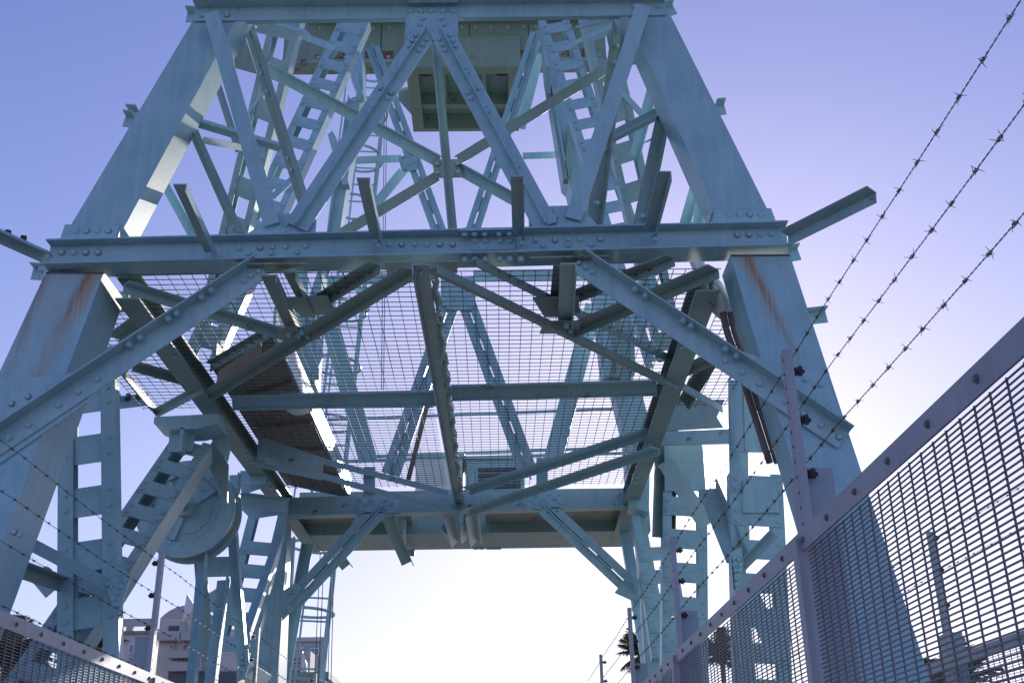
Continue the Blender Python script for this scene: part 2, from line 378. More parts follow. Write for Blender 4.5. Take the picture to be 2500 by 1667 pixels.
# --- gussets and V braces of the upper panel
G1 = yplate('gusset_plate', [('B', 503, 85), ('B', 831, 85), ('B', 831, 270), ('B', 487, 277)], YB-.016, .011, 'steel', T)
ybolts([('B', 607, 122), ('B', 724, 120), ('B', 585, 160), ('B', 743, 160), ('B', 768, 201), ('B', 793, 241), ('B', 545, 203), ('B', 522, 244)], YB-.016, G1)
yplate('gusset_plate', [('B', 508, -40), ('B', 833, -40), ('B', 833, 12), ('B', 508, 16)], YB-.05, .011, 'steel', T)
G2 = yplate('gusset_plate', [('A', 1560, 1500), ('A', 1782, 1362), ('A', 2022, 1368), ('A', 2012, 1500), ('A', 1990, 1508)], YB-.002, .012, 'steel', T)
ybolts([('A', 1867, 1381), ('A', 1975, 1367), ('A', 1935, 1430), ('A', 1832, 1432), ('A', 1808, 1482)], YB-.002, G2)
G3 = yplate('gusset_plate', [('B', 1280, 1318), ('B', 1610, 1310), ('B', 1725, 1442), ('B', 1730, 1462), ('B', 1285, 1462)], YB-.002, .012, 'steel', T)
ybolts([('B', 1320, 1333), ('B', 1421, 1337), ('B', 1355, 1394), ('B', 1450, 1389), ('B', 1477, 1440), ('B', 1387, 1447)], YB-.002, G3)
va, vb = p('B', 632, 190, Y=YB-.03), p('A', 1890, 1445, Y=YB-.03)
V1 = bar('brace', 'T', va, vb, .155, .045, parent=T)
va2, vb2 = p('B', 718, 190, Y=YB-.043), p('B', 1392, 1440, Y=YB-.03)
V2 = bar('brace', 'T', va2, vb2, .155, .045, parent=T)
for (a_, b_, o_) in ((va, vb, V1), (va2, vb2, V2)):
    alongb(a_, b_, (.045, .075, .105, .33), .04, YD, o_); alongb(a_, b_, (.045, .075, .105, .33, .36), -.04, YD, o_)
    alongb(a_, b_, (.22, .245, .42, .445, .70, .722), .015, YD, o_, BOLTB)
# outer diagonals (open angles, leg turned back)
OD1 = bar('brace', 'L', p('A', 1345, 78, Y=YB-.10), p('A', 1732, 1430, Y=YB-.03), .10, -.075, 1, parent=T)
OD2 = bar('brace', 'L', p('B', 2015, 35, Y=YB-.10), p('B', 1568, 1395, Y=YB-.03), .105, -.085, 1, parent=T)
# --- lower braces of the front portal, with leg gussets
GL = yplate('gusset_plate', [('D', -520, 1250), ('D', -500, 1100), ('D', 430, 1000), ('D', 600, 948), ('D', 560, 1180), ('D', -100, 1640)], YA-.013, .012, 'steel', T)
ybolts([('D', 75, 1190), ('D', 180, 1145), ('D', 286, 1105)], YA-.013, GL)
GR = yplate('gusset_plate', [('F', 500, 838), ('F', 750, 925), ('F', 900, 950), ('F', 1090, 1022), ('F', 1240, 1370), ('F', 1180, 1455), ('F', 560, 1060)], YA-.013, .012, 'steel', T)
ybolts([('F', 858, 997), ('F', 955, 1035), ('F', 1055, 1068), ('F', 1000, 1160), ('F', 1103, 1220)], YA-.013, GR)
ba, bb = p('D', 1672, 330, Y=YA-.024), p('D', -330, 1655, Y=YA-.024)
B1 = bar('brace', 'L', ba, bb, .135, .09, 1, parent=T)
ba2, bb2 = p('E', 1600, 292, Y=YA-.024), p('F', 1205, 1418, Y=YA-.024)
B2 = bar('brace', 'L', ba2, bb2, .135, .09, 1, parent=T)
ybolts([('D', 1651, 347), ('D', 1604, 378), ('D', 1556, 409), ('D', 622, 1035), ('D', 500, 1117), ('D', 376, 1200), ('D', 184, 1328), ('D', 55, 1412)], YA-.024, B1)
ybolts([('E', 1602, 293), ('E', 1645, 323), ('E', 1689, 353), ('F', 445, 918), ('F', 552, 990), ('F', 664, 1066), ('F', 833, 1180), ('F', 943, 1252), ('F', 1055, 1328), ('F', 1172, 1403)], YA-.024, B2)
def legbolts(A, B, fr, par, side=1):
    a, u, v = frame(A, B, YD)
    n = -u*side
    bolts([A+(B-A)*f+u*side*(.135/2-.010)+v*.045 for f in fr], n, par, BOLTB)
legbolts(ba, bb, (.155, .188, .27, .298, .39, .425), B1); legbolts(ba2, bb2, (.205, .245, .39, .42, .55, .59), B2)
# rusted wedge gussets hidden behind the brace heads
GW = plate('gusset_plate', [p('D', 1480, 300, Z=3.135), p('D', 1960, 300, Z=3.135), p('D', 1700, 365, Z=3.135), p('D', 1620, 420, Z=3.135)], (0, 0, .01), 'steelr', T)
plate('gusset_plate', [p('E', 1290, 262, Z=3.16), p('E', 1790, 250, Z=3.16), p('E', 1790, 325, Z=3.16), p('E', 1560, 300, Z=3.16)], (0, 0, .01), 'steelr', T)
plate('gusset_plate', [p('E', 360, 290, Z=3.10), p('E', 828, 285, Z=3.10), p('E', 828, 360, Z=3.10), p('E', 680, 330, Z=3.10), p('E', 500, 320, Z=3.10), p('E', 380, 372, Z=3.10)], (0, 0, .01), 'dark', T)
# --- outriggers pointing to the walkway
def outrig(A, B, w=.075, d=.055, side=1, nrm=None, holes=False, mat='steelw'):
    o = bar('outrigger', 'L', A, B, w, d, side, nrm=nrm or DN, mat=mat, parent=T, t=.007); return o
zz = 3.33
outrig(p('D', 1345, 225, Y=6.03), p('A', 1148, 1180, Y=5.28), .075, .05, 1, DN)
outrig(p('E', 310, 130, Y=6.03), p('B', 228, 1140, Y=5.26), .075, .05, 1, DN)
outrig(p('E', 1217, 120, Y=6.03), p('B', 1210, 1128, Y=5.36), .075, .05, 1, DN)
outrig(p('F', -40, 95, Y=6.03), p('C', 58, 1098, Y=5.36), .078, .055, 1, DN)
for k, x, y in (('D', 1330, 190), ('D', 1365, 215), ('E', 310, 165), ('E', 325, 190), ('E', 1230, 145), ('E', 1240, 175), ('F', -15, 120), ('F', -5, 150)):
    ybolts([(k, x, y)], 6.02, BM, BOLTB)
q = outrig(p('F', 822, 108, Z=3.3), p('C', 1380, 1212, Z=3.3), .085, .07, -1, Vector((.3, -.6, -.7)))
q = outrig(p('D', 305, 262, Z=3.25), p('D', -120, 70, Z=3.25), .085, .05, 1, Vector((-.2, -.9, -.3)))
# stub ends showing past the legs
for k in ((('A', 1190, 108), ('A', 1250, 112), 6.5), (('A', 792, 770), ('A', 850, 778), 6.5), (('A', 812, 733), ('A', 880, 738), 6.6), (('D', 205, 356), ('D', 280, 362), 6.5), (('D', 250, 298), ('D', 310, 300), 6.45),
          (('C', 60, 78), ('C', 124, 58), 6.5), (('C', 390, 700), ('C', 446, 694), 6.5), (('F', 850, 246), ('F', 918, 232), 6.5), (('F', 960, 645), ('F', 1092, 630), 6.6)):
    bar('tie_end', 'L', p(*k[0], Y=k[2]), p(*k[1], Y=k[2]), .09, .07, 1, parent=T)
# --- secondary members between front legs and the inner columns
def m(kind, a, b, Y0, Y1=None, w=.06, d=.05, side=1, nrm=YD, mat='steel', name='brace', **k):
    return bar(name, kind, p(*a, Y=Y0), p(*b, Y=Y1 if Y1 else Y0), w, d, side, nrm, mat, T, **k)
tilt = Vector((0, -.75, -.65)); tr = Vector((.35, -.75, -.55)); tl = Vector((-.35, -.75, -.55))
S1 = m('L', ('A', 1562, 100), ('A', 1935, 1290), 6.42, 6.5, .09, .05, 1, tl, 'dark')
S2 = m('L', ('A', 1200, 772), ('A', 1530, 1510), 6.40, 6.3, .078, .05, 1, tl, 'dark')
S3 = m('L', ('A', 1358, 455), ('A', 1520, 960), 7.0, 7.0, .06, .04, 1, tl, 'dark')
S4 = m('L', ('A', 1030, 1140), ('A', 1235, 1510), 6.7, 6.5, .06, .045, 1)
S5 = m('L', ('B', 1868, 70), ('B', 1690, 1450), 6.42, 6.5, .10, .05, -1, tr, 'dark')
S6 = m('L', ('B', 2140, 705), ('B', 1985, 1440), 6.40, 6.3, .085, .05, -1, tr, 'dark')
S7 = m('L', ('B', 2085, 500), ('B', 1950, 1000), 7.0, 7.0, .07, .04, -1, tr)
m('L', ('C', 262, 1165), ('C', 188, 1435), 6.6, 6.5, .075, .04, -1); m('L', ('C', 298, 1235), ('C', 262, 1435), 6.8, 6.6, .06, .04, -1)
m('P', ('C', 350, 1330), ('C', 260, 1435), 6.8, 6.6, .05)
for a_, b_, Y, f in ((('A', 1562, 100), ('A', 1935, 1290), 6.45, (.13, .3, .34, .45)), (('B', 1868, 70), ('B', 1690, 1450), 6.45, (.1, .18, .26))):
    pass
SB1 = m('L', ('A', 1195, 765), ('A', 1795, 945), 6.32, 6.9, .07, .05, 1, Vector((.25, -.5, -.8)), 'steel')
m('L', ('A', 1600, 130), ('A', 1940, 215), 6.32, 6.8, .06, .05, 1, Vector((.25, -.5, -.8)))
m('L', ('A', 1265, 895), ('A', 1530, 945), 6.5, 7.0, .075, .04, -1); m('L', ('A', 1620, 190), ('A', 1880, 250), 6.5, 6.9, .05, .04, -1)
m('T', ('B', 2145, 705), ('B', 1795, 885), 6.32, 6.9, .085, .05, 1, Vector((-.1, -.7, -.7)))
m('T', ('B', 1890, 90), ('B', 1610, 165), 6.32, 6.8, .06, .05, 1, Vector((-.1, -.7, -.7)))
m('P', ('C', 110, 840), ('B', 2040, 895), 6.6, 7.0, .07); m('P', ('B', 1640, 245), ('B', 1820, 165), 7.2, 7.2, .05)
m('P', ('B', 1880, 590), ('B', 2000, 720), 7.2, 7.4, .06); m('P', ('B', 1740, 1090), ('B', 1850, 1175), 7.4, 7.2, .05)
m('P', ('A', 1580, 720), ('A', 1680, 590), 7.3, 7.0, .06); m('P', ('A', 1735, 1260), ('A', 1870, 1135), 7.3, 7.6, .06)
m('P', ('B', 1560, 280), ('B', 1650, 238), 8.0, 8.0, .04)
m('P', ('A', 1920, 225), ('A', 2130, 305), 8.0, 8.0, .07)
for o_, a_, b_, Y0, Y1, nn, ks in ((S1, ('A', 1562, 100), ('A', 1935, 1290), 6.42, 6.5, tl, (.12, .28, .33, .43, .78, .84)), (S5, ('B', 1868, 70), ('B', 1690, 1450), 6.42, 6.5, tr, (.1, .18, .26, .6, .66, .9)), (S2, ('A', 1200, 772), ('A', 1530, 1510), 6.40, 6.3, tl, (.04, .09, .93)), (S6, ('B', 2140, 705), ('B', 1985, 1440), 6.40, 6.3, tr, (.04, .09, .93))):
    alongb(p(*a_, Y=Y0), p(*b_, Y=Y1), ks, 0, nn, o_, BOLTB)
# X bracing behind the V with its rusty middle plate
m('L', ('A', 1705, 440), ('B', 705, 1030), 6.75, 6.75, .085, .05, 1, Vector((0, -.9, -.45)), 'steel')
m('L', ('B', 830, 1075), ('B', 1290, 1330), 6.75, 6.75, .085, .05, 1, Vector((0, -.9, -.45)), 'steel')
m('L', ('B', 1775, 440), ('B', 835, 1020), 6.75, 6.75, .075, -.05, 1, Vector((0, -.85, -.5)), 'dark')
m('L', ('B', 700, 1125), ('B', 90, 1490), 6.75, 6.75, .075, -.05, 1, Vector((0, -.85, -.5)), 'dark')
XP = yplate('gusset_plate', [('B', 664, 1018), ('B', 858, 1016), ('B', 862, 1128), ('B', 684, 1132)], 6.735, .012, 'steelr', T)
ybolts([('B', x, y) for x, y in ((700, 1050), (700, 1105), (830, 1050), (835, 1100))], 6.735, XP)
m('L', ('B', 678, 165), ('B', 798, 1475), 6.62, 6.45, .062, .04, -1, Vector((.1, -.9, -.4)), 'dark')
# --- inner battened columns
for k in (1, -1):
    if k == 1: a1, b1_ = p('A', 1845, 30, Y=7.3), p('D', 1300, 870, Y=9.5)
    else: a1, b1_ = p('B', 1700, 30, Y=7.3), p('F', 110, 900, Y=9.5)
    laced('battened_column', a1, b1_, .27, .06, .10, .36, .18, root=T, off=.10, recess=.002, rear=False)
    if k == 1: a1, b1_ = p('A', 2270, 110, Y=9.8), p('D', 1270, 900, Y=9.6)
    else: a1, b1_ = p('B', 1435, 100, Y=9.8), p('F', 60, 900, Y=9.6)
    laced('battened_column', a1, b1_, .33, .075, .16, .265, .13, root=T, off=.12, rear=False)
for pts in ([('A', 1480, 300), ('A', 1520, 220), ('A', 1560, 225), ('A', 1640, 470), ('A', 1500, 430)], [('B', 1860, 70), ('B', 1905, 160), ('C', 10, 390), ('B', 1870, 420)]):
    yplate('gusset_plate', pts, 7.6, .012, 'green', T)
# --- rear portal frame
YR = 11.2
def girder_box(name, a, b, Y0, Y1, mat):
    return MB().prism([p(*q, Y=Y0) for q in a], (0, Y1-Y0, 0)).build(name, mat, T)
RB = MB(); rA = p('G', 1830, 385, Y=YR); rB = p('H', 1950, 325, Y=YR)
bz = p('G', 1830, 505, Y=YR).z-rA.z
RB.prism([rA, rB, rB+Vector((0, 0, bz)), rA+Vector((0, 0, bz))], (0, .012, 0))
RB.prism([rA+Vector((0, .012, 0)), rB+Vector((0, .012, 0)), rB+Vector((0, .16, 0)), rA+Vector((0, .16, 0))], (0, 0, -.012))
RB.prism([rA+Vector((0, -.03, bz)), rB+Vector((0, -.03, bz)), rB+Vector((0, .12, bz)), rA+Vector((0, .12, bz))], (0, 0, .012))
RB = RB.build('cross_beam', 'steelw', T)
for pix in ([('H', 720, 335), ('H', 972, 332), ('H', 972, 455), ('H', 720, 470)], [('H', 1030, 358), ('H', 1235, 352), ('H', 1235, 460), ('H', 1030, 462)]):
    q = yplate('splice_plate', pix, YR-.012, .011, 'steelw', T)
    x0, x1 = pix[0][1], pix[1][1]
    stuffbolts([p('H', x0+(x1-x0)*f, y, Y=YR-.012) for f in (.12, .3, .5, .7, .88) for y in (388, 425)], YD, q)
GK1 = yplate('gusset_plate', [('H', 185, 372), ('H', 458, 366), ('H', 458, 492), ('H', 380, 500), ('H', 325, 515), ('H', 240, 600), ('H', 150, 560), ('H', 190, 480)], YR-.013, .012, 'steel', T)
ybolts([('H', x, y) for x, y in ((203, 400), (275, 405), (367, 402), (238, 430), (317, 430), (408, 427), (203, 463), (275, 462), (363, 455), (435, 455), (287, 522), (225, 510))], YR-.013, GK1)
GK2 = yplate('gusset_plate', [('H', 1237, 358), ('H', 1500, 328), ('H', 1506, 495), ('H', 1545, 550), ('H', 1455, 560), ('H', 1370, 480), ('H', 1240, 450)], YR-.013, .012, 'steel', T)
ybolts([('H', x, y) for x, y in ((1325, 372), (1413, 366), (1482, 366), (1283, 397), (1370, 397), (1450, 392), (1255, 425), (1325, 425), (1414, 420), (1490, 420), (1465, 470), (1408, 480), (1490, 490), (1440, 525))], YR-.013, GK2)
bar('knee_brace', 'D', p('H', 330, 455, Y=YR-.03), p('G', 1850, 1070, Y=YR-.03), .19, .03, parent=T, t=.012)
bar('knee_brace', 'D', p('H', 1385, 440, Y=YR-.03), p('H', 1965, 985, Y=YR-.03), .19, .03, parent=T, t=.012)
q = yplate('gusset_plate', [('G', 1792, 988), ('G', 1880, 930), ('G', 1985, 985), ('G', 1800, 1170)], YR-.045, .012, 'steel', T)
ybolts([('G', 1858, 992), ('G', 1828, 1015), ('G', 1820, 1110), ('G', 1880, 965)], YR-.045, q)
q = yplate('gusset_plate', [('H', 1990, 905), ('H', 1915, 875), ('H', 1830, 990), ('H', 1940, 1040), ('H', 1992, 1085)], YR-.045, .012, 'steel', T)
ybolts([('H', 1928, 915), ('H', 1955, 935), ('H', 1960, 980), ('H', 1975, 1040)], YR-.045, q)
# rear columns (front plate with a return flange towards the opening)
def col_to_ground(pix_top, pix_bot, Y, depth, mat='steel', name='column'):
    tp = [p(*q, Y=Y) for q in pix_top]; bt = [p(*q, Y=Y) for q in pix_bot]
    bt = [down(tp[0], bt[0], -.1), down(tp[1], bt[1], -.1)]
    return MB().prism([tp[0], tp[1], bt[1], bt[0]], (0, depth, 0)).build(name, mat, T, tp[0])
CL = col_to_ground([('G', 1790, 490), ('G', 1812, 490)], [('G', 1560, 1568), ('G', 1775, 1568)], YR, .45)
stuffbolts([p('G', x, y, Y=YR) for x, y in ((1753, 1045), (1706, 1070), (1660, 1097), (1725, 1120), (1653, 1183), (1738, 1190), (1695, 1240), (1690, 1310))], YD, CL)
CR = col_to_ground([('H', 1975, 440), ('H', 2010, 440)], [('H', 2065, 1568), ('H', 2230, 1568)], YR, .45)
stuffbolts([p('H', x, y, Y=YR) for x, y in ((2022, 960), (2073, 982), (2056, 1033), (2040, 1105), (2087, 1150))], YD, CR)
bar('column_flange', 'P', p('G', 1822, 470, Y=YR-.03), p('G', 1735, 1700, Y=YR-.03), .075, parent=T, mat='steel')
bar('column_flange', 'P', p('H', 1972, 400, Y=YR-.03), p('H', 2060, 1700, Y=YR-.03), .05, parent=T, mat='steel')
bar('strut', 'L', p('G', 1965, 680, Y=12.4), p('G', 1780, 1700, Y=11.6), .12, .08, 1, parent=T)
bar('strut', 'L', p('G', 1850, 640, Y=11.9), p('G', 1830, 1000, Y=11.9), .12, .08, 1, parent=T)
bar('strut', 'L', p('H', 1890, 560, Y=12.4), p('H', 2060, 1568, Y=11.9), .13, .08, -1, parent=T)
# rear lower battened columns
laced('battened_column', p('G', 1712, 470, Y=11.0), p('G', 1500, 1330, Y=10.6), .38, .085, .12, .25, .145, root=T, off=.36, rear=False)
laced('battened_column', p('I', 190, 350, Y=9.8), down(p('I', 190, 350, Y=9.8), p('I', 190, 1568, Y=9.8), -.1), .40, .08, .15, .30, .175, root=T, off=.05, rear=False)
laced('battened_column', p('H', 2060, 500, Y=11.0), p('H', 2200, 1400, Y=10.6), .38, .085, .12, .25, .145, root=T, off=.36, rear=False)
# --- deep rear girder and brackets below it
zg = 2.98+EYE
g2 = MB(); g2.box((-2.25, 12.35, zg), (1.75, 13.15, zg+.5)); g2.build('girder', 'dark', T)
g2 = MB(); g2.box((-2.2, 11.36, zg+.12), (-.95, 12.34, zg+.14)); g2.box((-.12, 11.36, zg+.12), (1.6, 12.34, zg+.14)); g2.build('deck_plate', 'deck', T)
for a_, b_, Y0, Y1 in ((('H', 375, 500), ('H', 505, 805), 11.3, 12.2), (('H', 480, 500), ('H', 478, 665), 11.6, 12.6), (('H', 765, 490), ('H', 812, 685), 11.3, 12.6), (('H', 905, 488), ('H', 935, 682), 11.3, 12.6), (('H', 872, 540), ('H', 872, 660), 11.6, 12.6),
                    (('H', 1935, 400), ('H', 1838, 640), 11.2, 12.9), (('H', 75, 770), ('H', 118, 828), 12.9, 13.1), (('H', 525, 715), ('H', 525, 757), 13.0, 13.0), (('H', 740, 600), ('H', 775, 655), 12, 12.6)):
    bar('hanger', 'L', p(*a_, Y=Y0), p(*b_, Y=Y1), .12, .07, 1, parent=T, mat='steelw')
stuffbolts([p('H', x, 707, Y=13.12) for x in (945, 982, 1027, 1060, 1090)], DN, T, .035)
# --- underside bracing at ceiling height (plane Z over the eye)
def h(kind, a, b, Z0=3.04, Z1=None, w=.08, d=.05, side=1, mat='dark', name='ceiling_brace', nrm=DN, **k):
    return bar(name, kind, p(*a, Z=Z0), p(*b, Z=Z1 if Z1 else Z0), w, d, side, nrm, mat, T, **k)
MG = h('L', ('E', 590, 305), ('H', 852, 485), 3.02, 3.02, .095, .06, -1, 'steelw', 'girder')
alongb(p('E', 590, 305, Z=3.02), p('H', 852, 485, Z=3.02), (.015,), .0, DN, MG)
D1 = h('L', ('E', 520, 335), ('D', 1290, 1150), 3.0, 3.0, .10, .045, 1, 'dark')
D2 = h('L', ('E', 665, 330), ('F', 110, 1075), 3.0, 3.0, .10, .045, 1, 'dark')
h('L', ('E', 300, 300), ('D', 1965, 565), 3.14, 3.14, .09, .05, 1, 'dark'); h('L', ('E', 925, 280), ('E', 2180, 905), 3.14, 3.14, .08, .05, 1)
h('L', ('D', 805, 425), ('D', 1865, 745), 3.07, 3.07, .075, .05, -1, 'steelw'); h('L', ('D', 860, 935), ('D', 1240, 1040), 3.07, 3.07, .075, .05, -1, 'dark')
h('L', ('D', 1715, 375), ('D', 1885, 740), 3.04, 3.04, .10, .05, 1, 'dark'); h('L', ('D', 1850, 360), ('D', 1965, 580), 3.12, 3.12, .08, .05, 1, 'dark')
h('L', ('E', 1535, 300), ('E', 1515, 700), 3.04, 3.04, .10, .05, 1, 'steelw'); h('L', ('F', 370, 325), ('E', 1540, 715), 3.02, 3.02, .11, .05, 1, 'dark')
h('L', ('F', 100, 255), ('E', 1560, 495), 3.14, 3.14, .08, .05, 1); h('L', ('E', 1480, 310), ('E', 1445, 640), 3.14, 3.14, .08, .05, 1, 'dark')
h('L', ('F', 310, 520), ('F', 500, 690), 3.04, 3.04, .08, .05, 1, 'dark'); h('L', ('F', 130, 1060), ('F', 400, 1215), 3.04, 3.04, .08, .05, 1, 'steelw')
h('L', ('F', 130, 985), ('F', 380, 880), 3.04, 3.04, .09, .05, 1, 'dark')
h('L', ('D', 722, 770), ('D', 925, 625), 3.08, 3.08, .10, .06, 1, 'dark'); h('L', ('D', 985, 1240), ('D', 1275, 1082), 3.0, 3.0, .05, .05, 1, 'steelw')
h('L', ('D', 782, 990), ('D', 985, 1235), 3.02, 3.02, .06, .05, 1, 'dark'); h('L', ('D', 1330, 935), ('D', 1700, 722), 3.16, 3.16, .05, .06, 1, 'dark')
for a_, b_ in ((('E', 1450, 560), 0), (('D', 1960, 560), 1)):
    c_ = p(*a_, Z=3.09); plate('gusset_plate', [c_+Vector((-.15, -.1, 0)), c_+Vector((.15, -.12, 0)), c_+Vector((.17, .12, 0)), c_+Vector((-.06, .2, 0))], (0, 0, .01), 'dark', T)
# gussets on junctions of the diagonals with three bolts
for px in (('D', 1905, 745), ('E', 1490, 705)):
    c_ = p(*px, Z=3.005); q = plate('gusset_plate', [c_+Vector((-.12, -.1, 0)), c_+Vector((.12, -.1, 0)), c_+Vector((.14, .1, 0)), c_+Vector((-.14, .1, 0))], (0, 0, .008), 'dark', T)
    bolts([c_+Vector((x, y, 0)) for x, y in ((-.06, -.02), (0, .0), (.06, .02), (.03, -.06))], DN, q, BOLTB)
# longitudinal beams each side of the passage
for a_, b_, k in ((('D', 820, 450), ('G', 2010, 690), 1), (('F', 330, 400), ('H', 1845, 625), -1)):
    A_ = p(*a_, Z=3.08); B_ = p(*b_, Z=3.05)
    q = bar('side_beam', 'I', A_, B_, .16, .15, 1, Vector((k, 0, 0)), 'dark', T, t=.012)
    stuffbolts([A_+(B_-A_)*f+Vector((k*.04, 0, -.081)) for f in (.1, .13, .45, .48, .6, .63)], DN, q, .02)
# horizontal tie across the passage
h('C', ('D', 1480, 1178), ('E', 700, 1150), 3.03, 3.03, .12, .04, 1, 'steel', 'tie', nrm=Vector((0, -.8, -.6))); h('C', ('E', 790, 1118), ('E', 2100, 1085), 3.03, 3.03, .12, .04, 1, 'steelw', 'tie', nrm=Vector((0, -.8, -.6)))
# shallow V trusses in front of the rear portal
h('L', ('S', 770, 1120), ('S', 1085, 1200), 3.06, 3.06, .10, .05, 1, 'steelw'); h('L', ('S', 640, 1120), ('S', 1115, 1252), 2.9, 2.9, .10, .05, 1, 'steelw')
h('L', ('H', 2060, -45), ('H', 880, 332), 3.06, 3.06, .13, .05, 1, 'steel'); h('L', ('H', 2090, 72), ('H', 880, 470), 2.9, 2.9, .11, .05, 1, 'steel')
for px, y0, y1 in ((265, 190, 385), (1368, 130, 320)):
    c0 = p('H', px, y0, Y=10.2); c1 = p('H', px, y1, Y=10.2); bar('post_plate', 'P', c0, c1, .11, parent=T, mat='steel')
yplate('cover_plate', [('S', 631, 1064), ('S', 790, 1117), ('S', 785, 1171), ('S', 625, 1138)], 9.3, .02, 'steelw', T)
plate('gusset_plate', [p('D', 720, 470, Y=6.75), p('D', 850, 480, Y=6.75), p('D', 920, 595, Y=6.75), p('D', 715, 608, Y=6.75)], (0, .012, 0), 'dark', T)
bar('strut', 'L', p('F', 395, 860, Y=7.6), p('F', 190, 1200, Y=8.6), .10, .07, 1, parent=T, mat='dark')
# --- welded mesh ceiling, a panel each side of the middle girder and two outer bays
GP = empty_part('mesh_ceiling', (-.4, 8.5, 3.13+EYE), T)
def meshpanel(x0, x1, y0, y1, z, sx=.078, sy=.072, r=.0029):
    mb = MB(); k = x0
    while k <= x1:
        j = random.uniform(-.004, .004); mb.rod((k+j, y0, z), (k-j, y1, z+random.uniform(-.004, .004)), r, 4, caps=False); k += sx
    k = y0
    while k <= y1: mb.rod((x0, k, z+.005), (x1, k+random.uniform(-.003, .003), z+.005), r, 4, caps=False); k += sy
    return tag(mb.build('mesh_panel', 'wire', GP), kind='stuff')
zc = 3.12+EYE
meshpanel(-2.33, -.50, 6.13, 10.95, zc); meshpanel(-.36, 1.42, 6.13, 10.95, zc)
meshpanel(-2.85, -2.42, 6.45, 8.5, zc-.02); meshpanel(1.50, 1.92, 6.45, 8.6, zc-.02)
# --- trough along the left side above the ceiling
zt = 3.2
tq = [p('D', 1370, 965, Z=zt), p('D', 1735, 752, Z=zt), p('D', 2110, 1500, Z=zt)+Vector((0, 1.6, 0)), p('D', 1645, 1395, Z=zt)+Vector((0, 1.6, 0))]
tq[2].x = tq[1].x; tq[3].x = tq[0].x
MB().prism(tq, (0, 0, .03)).build('trough_floor', 'deck', T)
MB().prism([tq[1], tq[2], tq[2]+Vector((.02, 0, 0)), tq[1]+Vector((.02, 0, 0))], (0, 0, .22)).build('trough_side', 'steel', T)
MB().prism([tq[0]+Vector((-.02, 0, 0)), tq[3]+Vector((-.02, 0, 0)), tq[3], tq[0]], (0, 0, .22)).build('trough_side', 'deck', T)
e0, e1 = p('D', 1385, 1000, Z=3.02), p('D', 1670, 800, Z=3.08)
MB().prism([p('D', 1390, 985, Y=7.1), p('D', 1665, 795, Y=6.9), p('D', 1668, 870, Y=6.9), p('D', 1380, 1060, Y=7.1)], (0, .012, 0)).build('trough_end', 'rusty', T)
for f in (.2, .42, .6, .8):
    a_ = tq[0].lerp(tq[3], f); b_ = tq[1].lerp(tq[2], f)
    MB().prism([a_, b_, b_+Vector((0, .03, 0)), a_+Vector((0, .03, 0))], (0, 0, -.03)).build('trough_rib', 'deck', T)
# --- cable bundle tied along the middle girder
cb = MB()
for j in range(4):
    A_ = p('E', 672, 372, Z=3.02); B_ = p('H', 858, 440, Z=3.02); n = 60
    cb.path([A_.lerp(B_, i/n)+Vector((.012*math.sin(i*1.7+j*2)+.012*(j % 2), 0, .02*math.sin(i*.9+j*1.3)+.035*(j//2)-.01)) for i in range(n+1)], .013, 5)
cb.build('cable_bundle', 'steelw', T)
# --- X bracing over the rear portal (double angles)
def db(a, b, Y0, Y1, w=.16): return bar('diagonal', 'D', p(*a, Y=Y0), p(*b, Y=Y1), w, .03, parent=T, t=.012)
YX = 11.3
db(('B', 285, 300), ('B', 720, 1500), YX, YX, .17); db(('B', 1335, 210), ('B', 915, 1500), YX, YX, .17)
m('P', ('B', 1350, 340), ('B', 1225, 820), 11.5, 11.5, .14, name='diagonal')
db(('E', 790, 540), ('E', 400, 1640), YX, YX, .2); db(('E', 885, 540), ('E', 1285, 1640), YX, YX, .2)
q = yplate('gusset_plate', [('E', 722, 390), ('E', 942, 380), ('E', 942, 560), ('E', 905, 590), ('E', 785, 592), ('E', 722, 560)], YX-.04, .012, 'steel', T)
ybolts([('E', x, y) for x, y in ((745, 567), (800, 560), (805, 520), (870, 515), (875, 545), (900, 575))], YX-.04, q)
for pix, bl in (([('B', 448, 1000), ('B', 520, 990), ('B', 575, 1010), ('B', 570, 1080), ('B', 490, 1100), ('B', 470, 1080)], ((485, 1005), (515, 1000), (515, 1055), (495, 1080), (550, 1035))), ([('B', 1080, 1040), ('B', 1160, 1010), ('B', 1150, 1080), ('B', 1085, 1070)], ((1100, 1050), (1130, 1060)))):
    q = yplate('gusset_plate', pix, YX-.04, .012, 'steel', T); ybolts([('B', x, y) for x, y in bl], YX-.04, q)
m('P', ('B', 140, 1024), ('B', 470, 1010), 11.5, 11.5, .10, name='tie'); m('P', ('B', 1245, 995), ('B', 1490, 985), 11.5, 11.5, .09, name='tie')
m('P', ('B', 480, 1090), ('B', 300, 1310), 11.5, 11.5, .12, name='diagonal')
m('P', ('E', 0, 405), ('E', 560, 385), 11.6, 11.6, .13, name='tie'); m('P', ('E', 930, 375), ('E', 1720, 365), 11.6, 11.6, .15, name='tie')
m('P', ('D', 2060, 520), ('G', 2350, 150), 11.5, 11.5, .2, name='diagonal'); m('P', ('E', 1700, 560), ('E', 1430, 1568), 11.5, 11.5, .2, name='diagonal')
m('P', ('D', 2100, 400), ('E', 30, 660), 11.8, 11.8, .10, name='diagonal'); m('P', ('E', 175, 400), ('E', 250, 600), 11.8, 11.8, .08, name='diagonal')
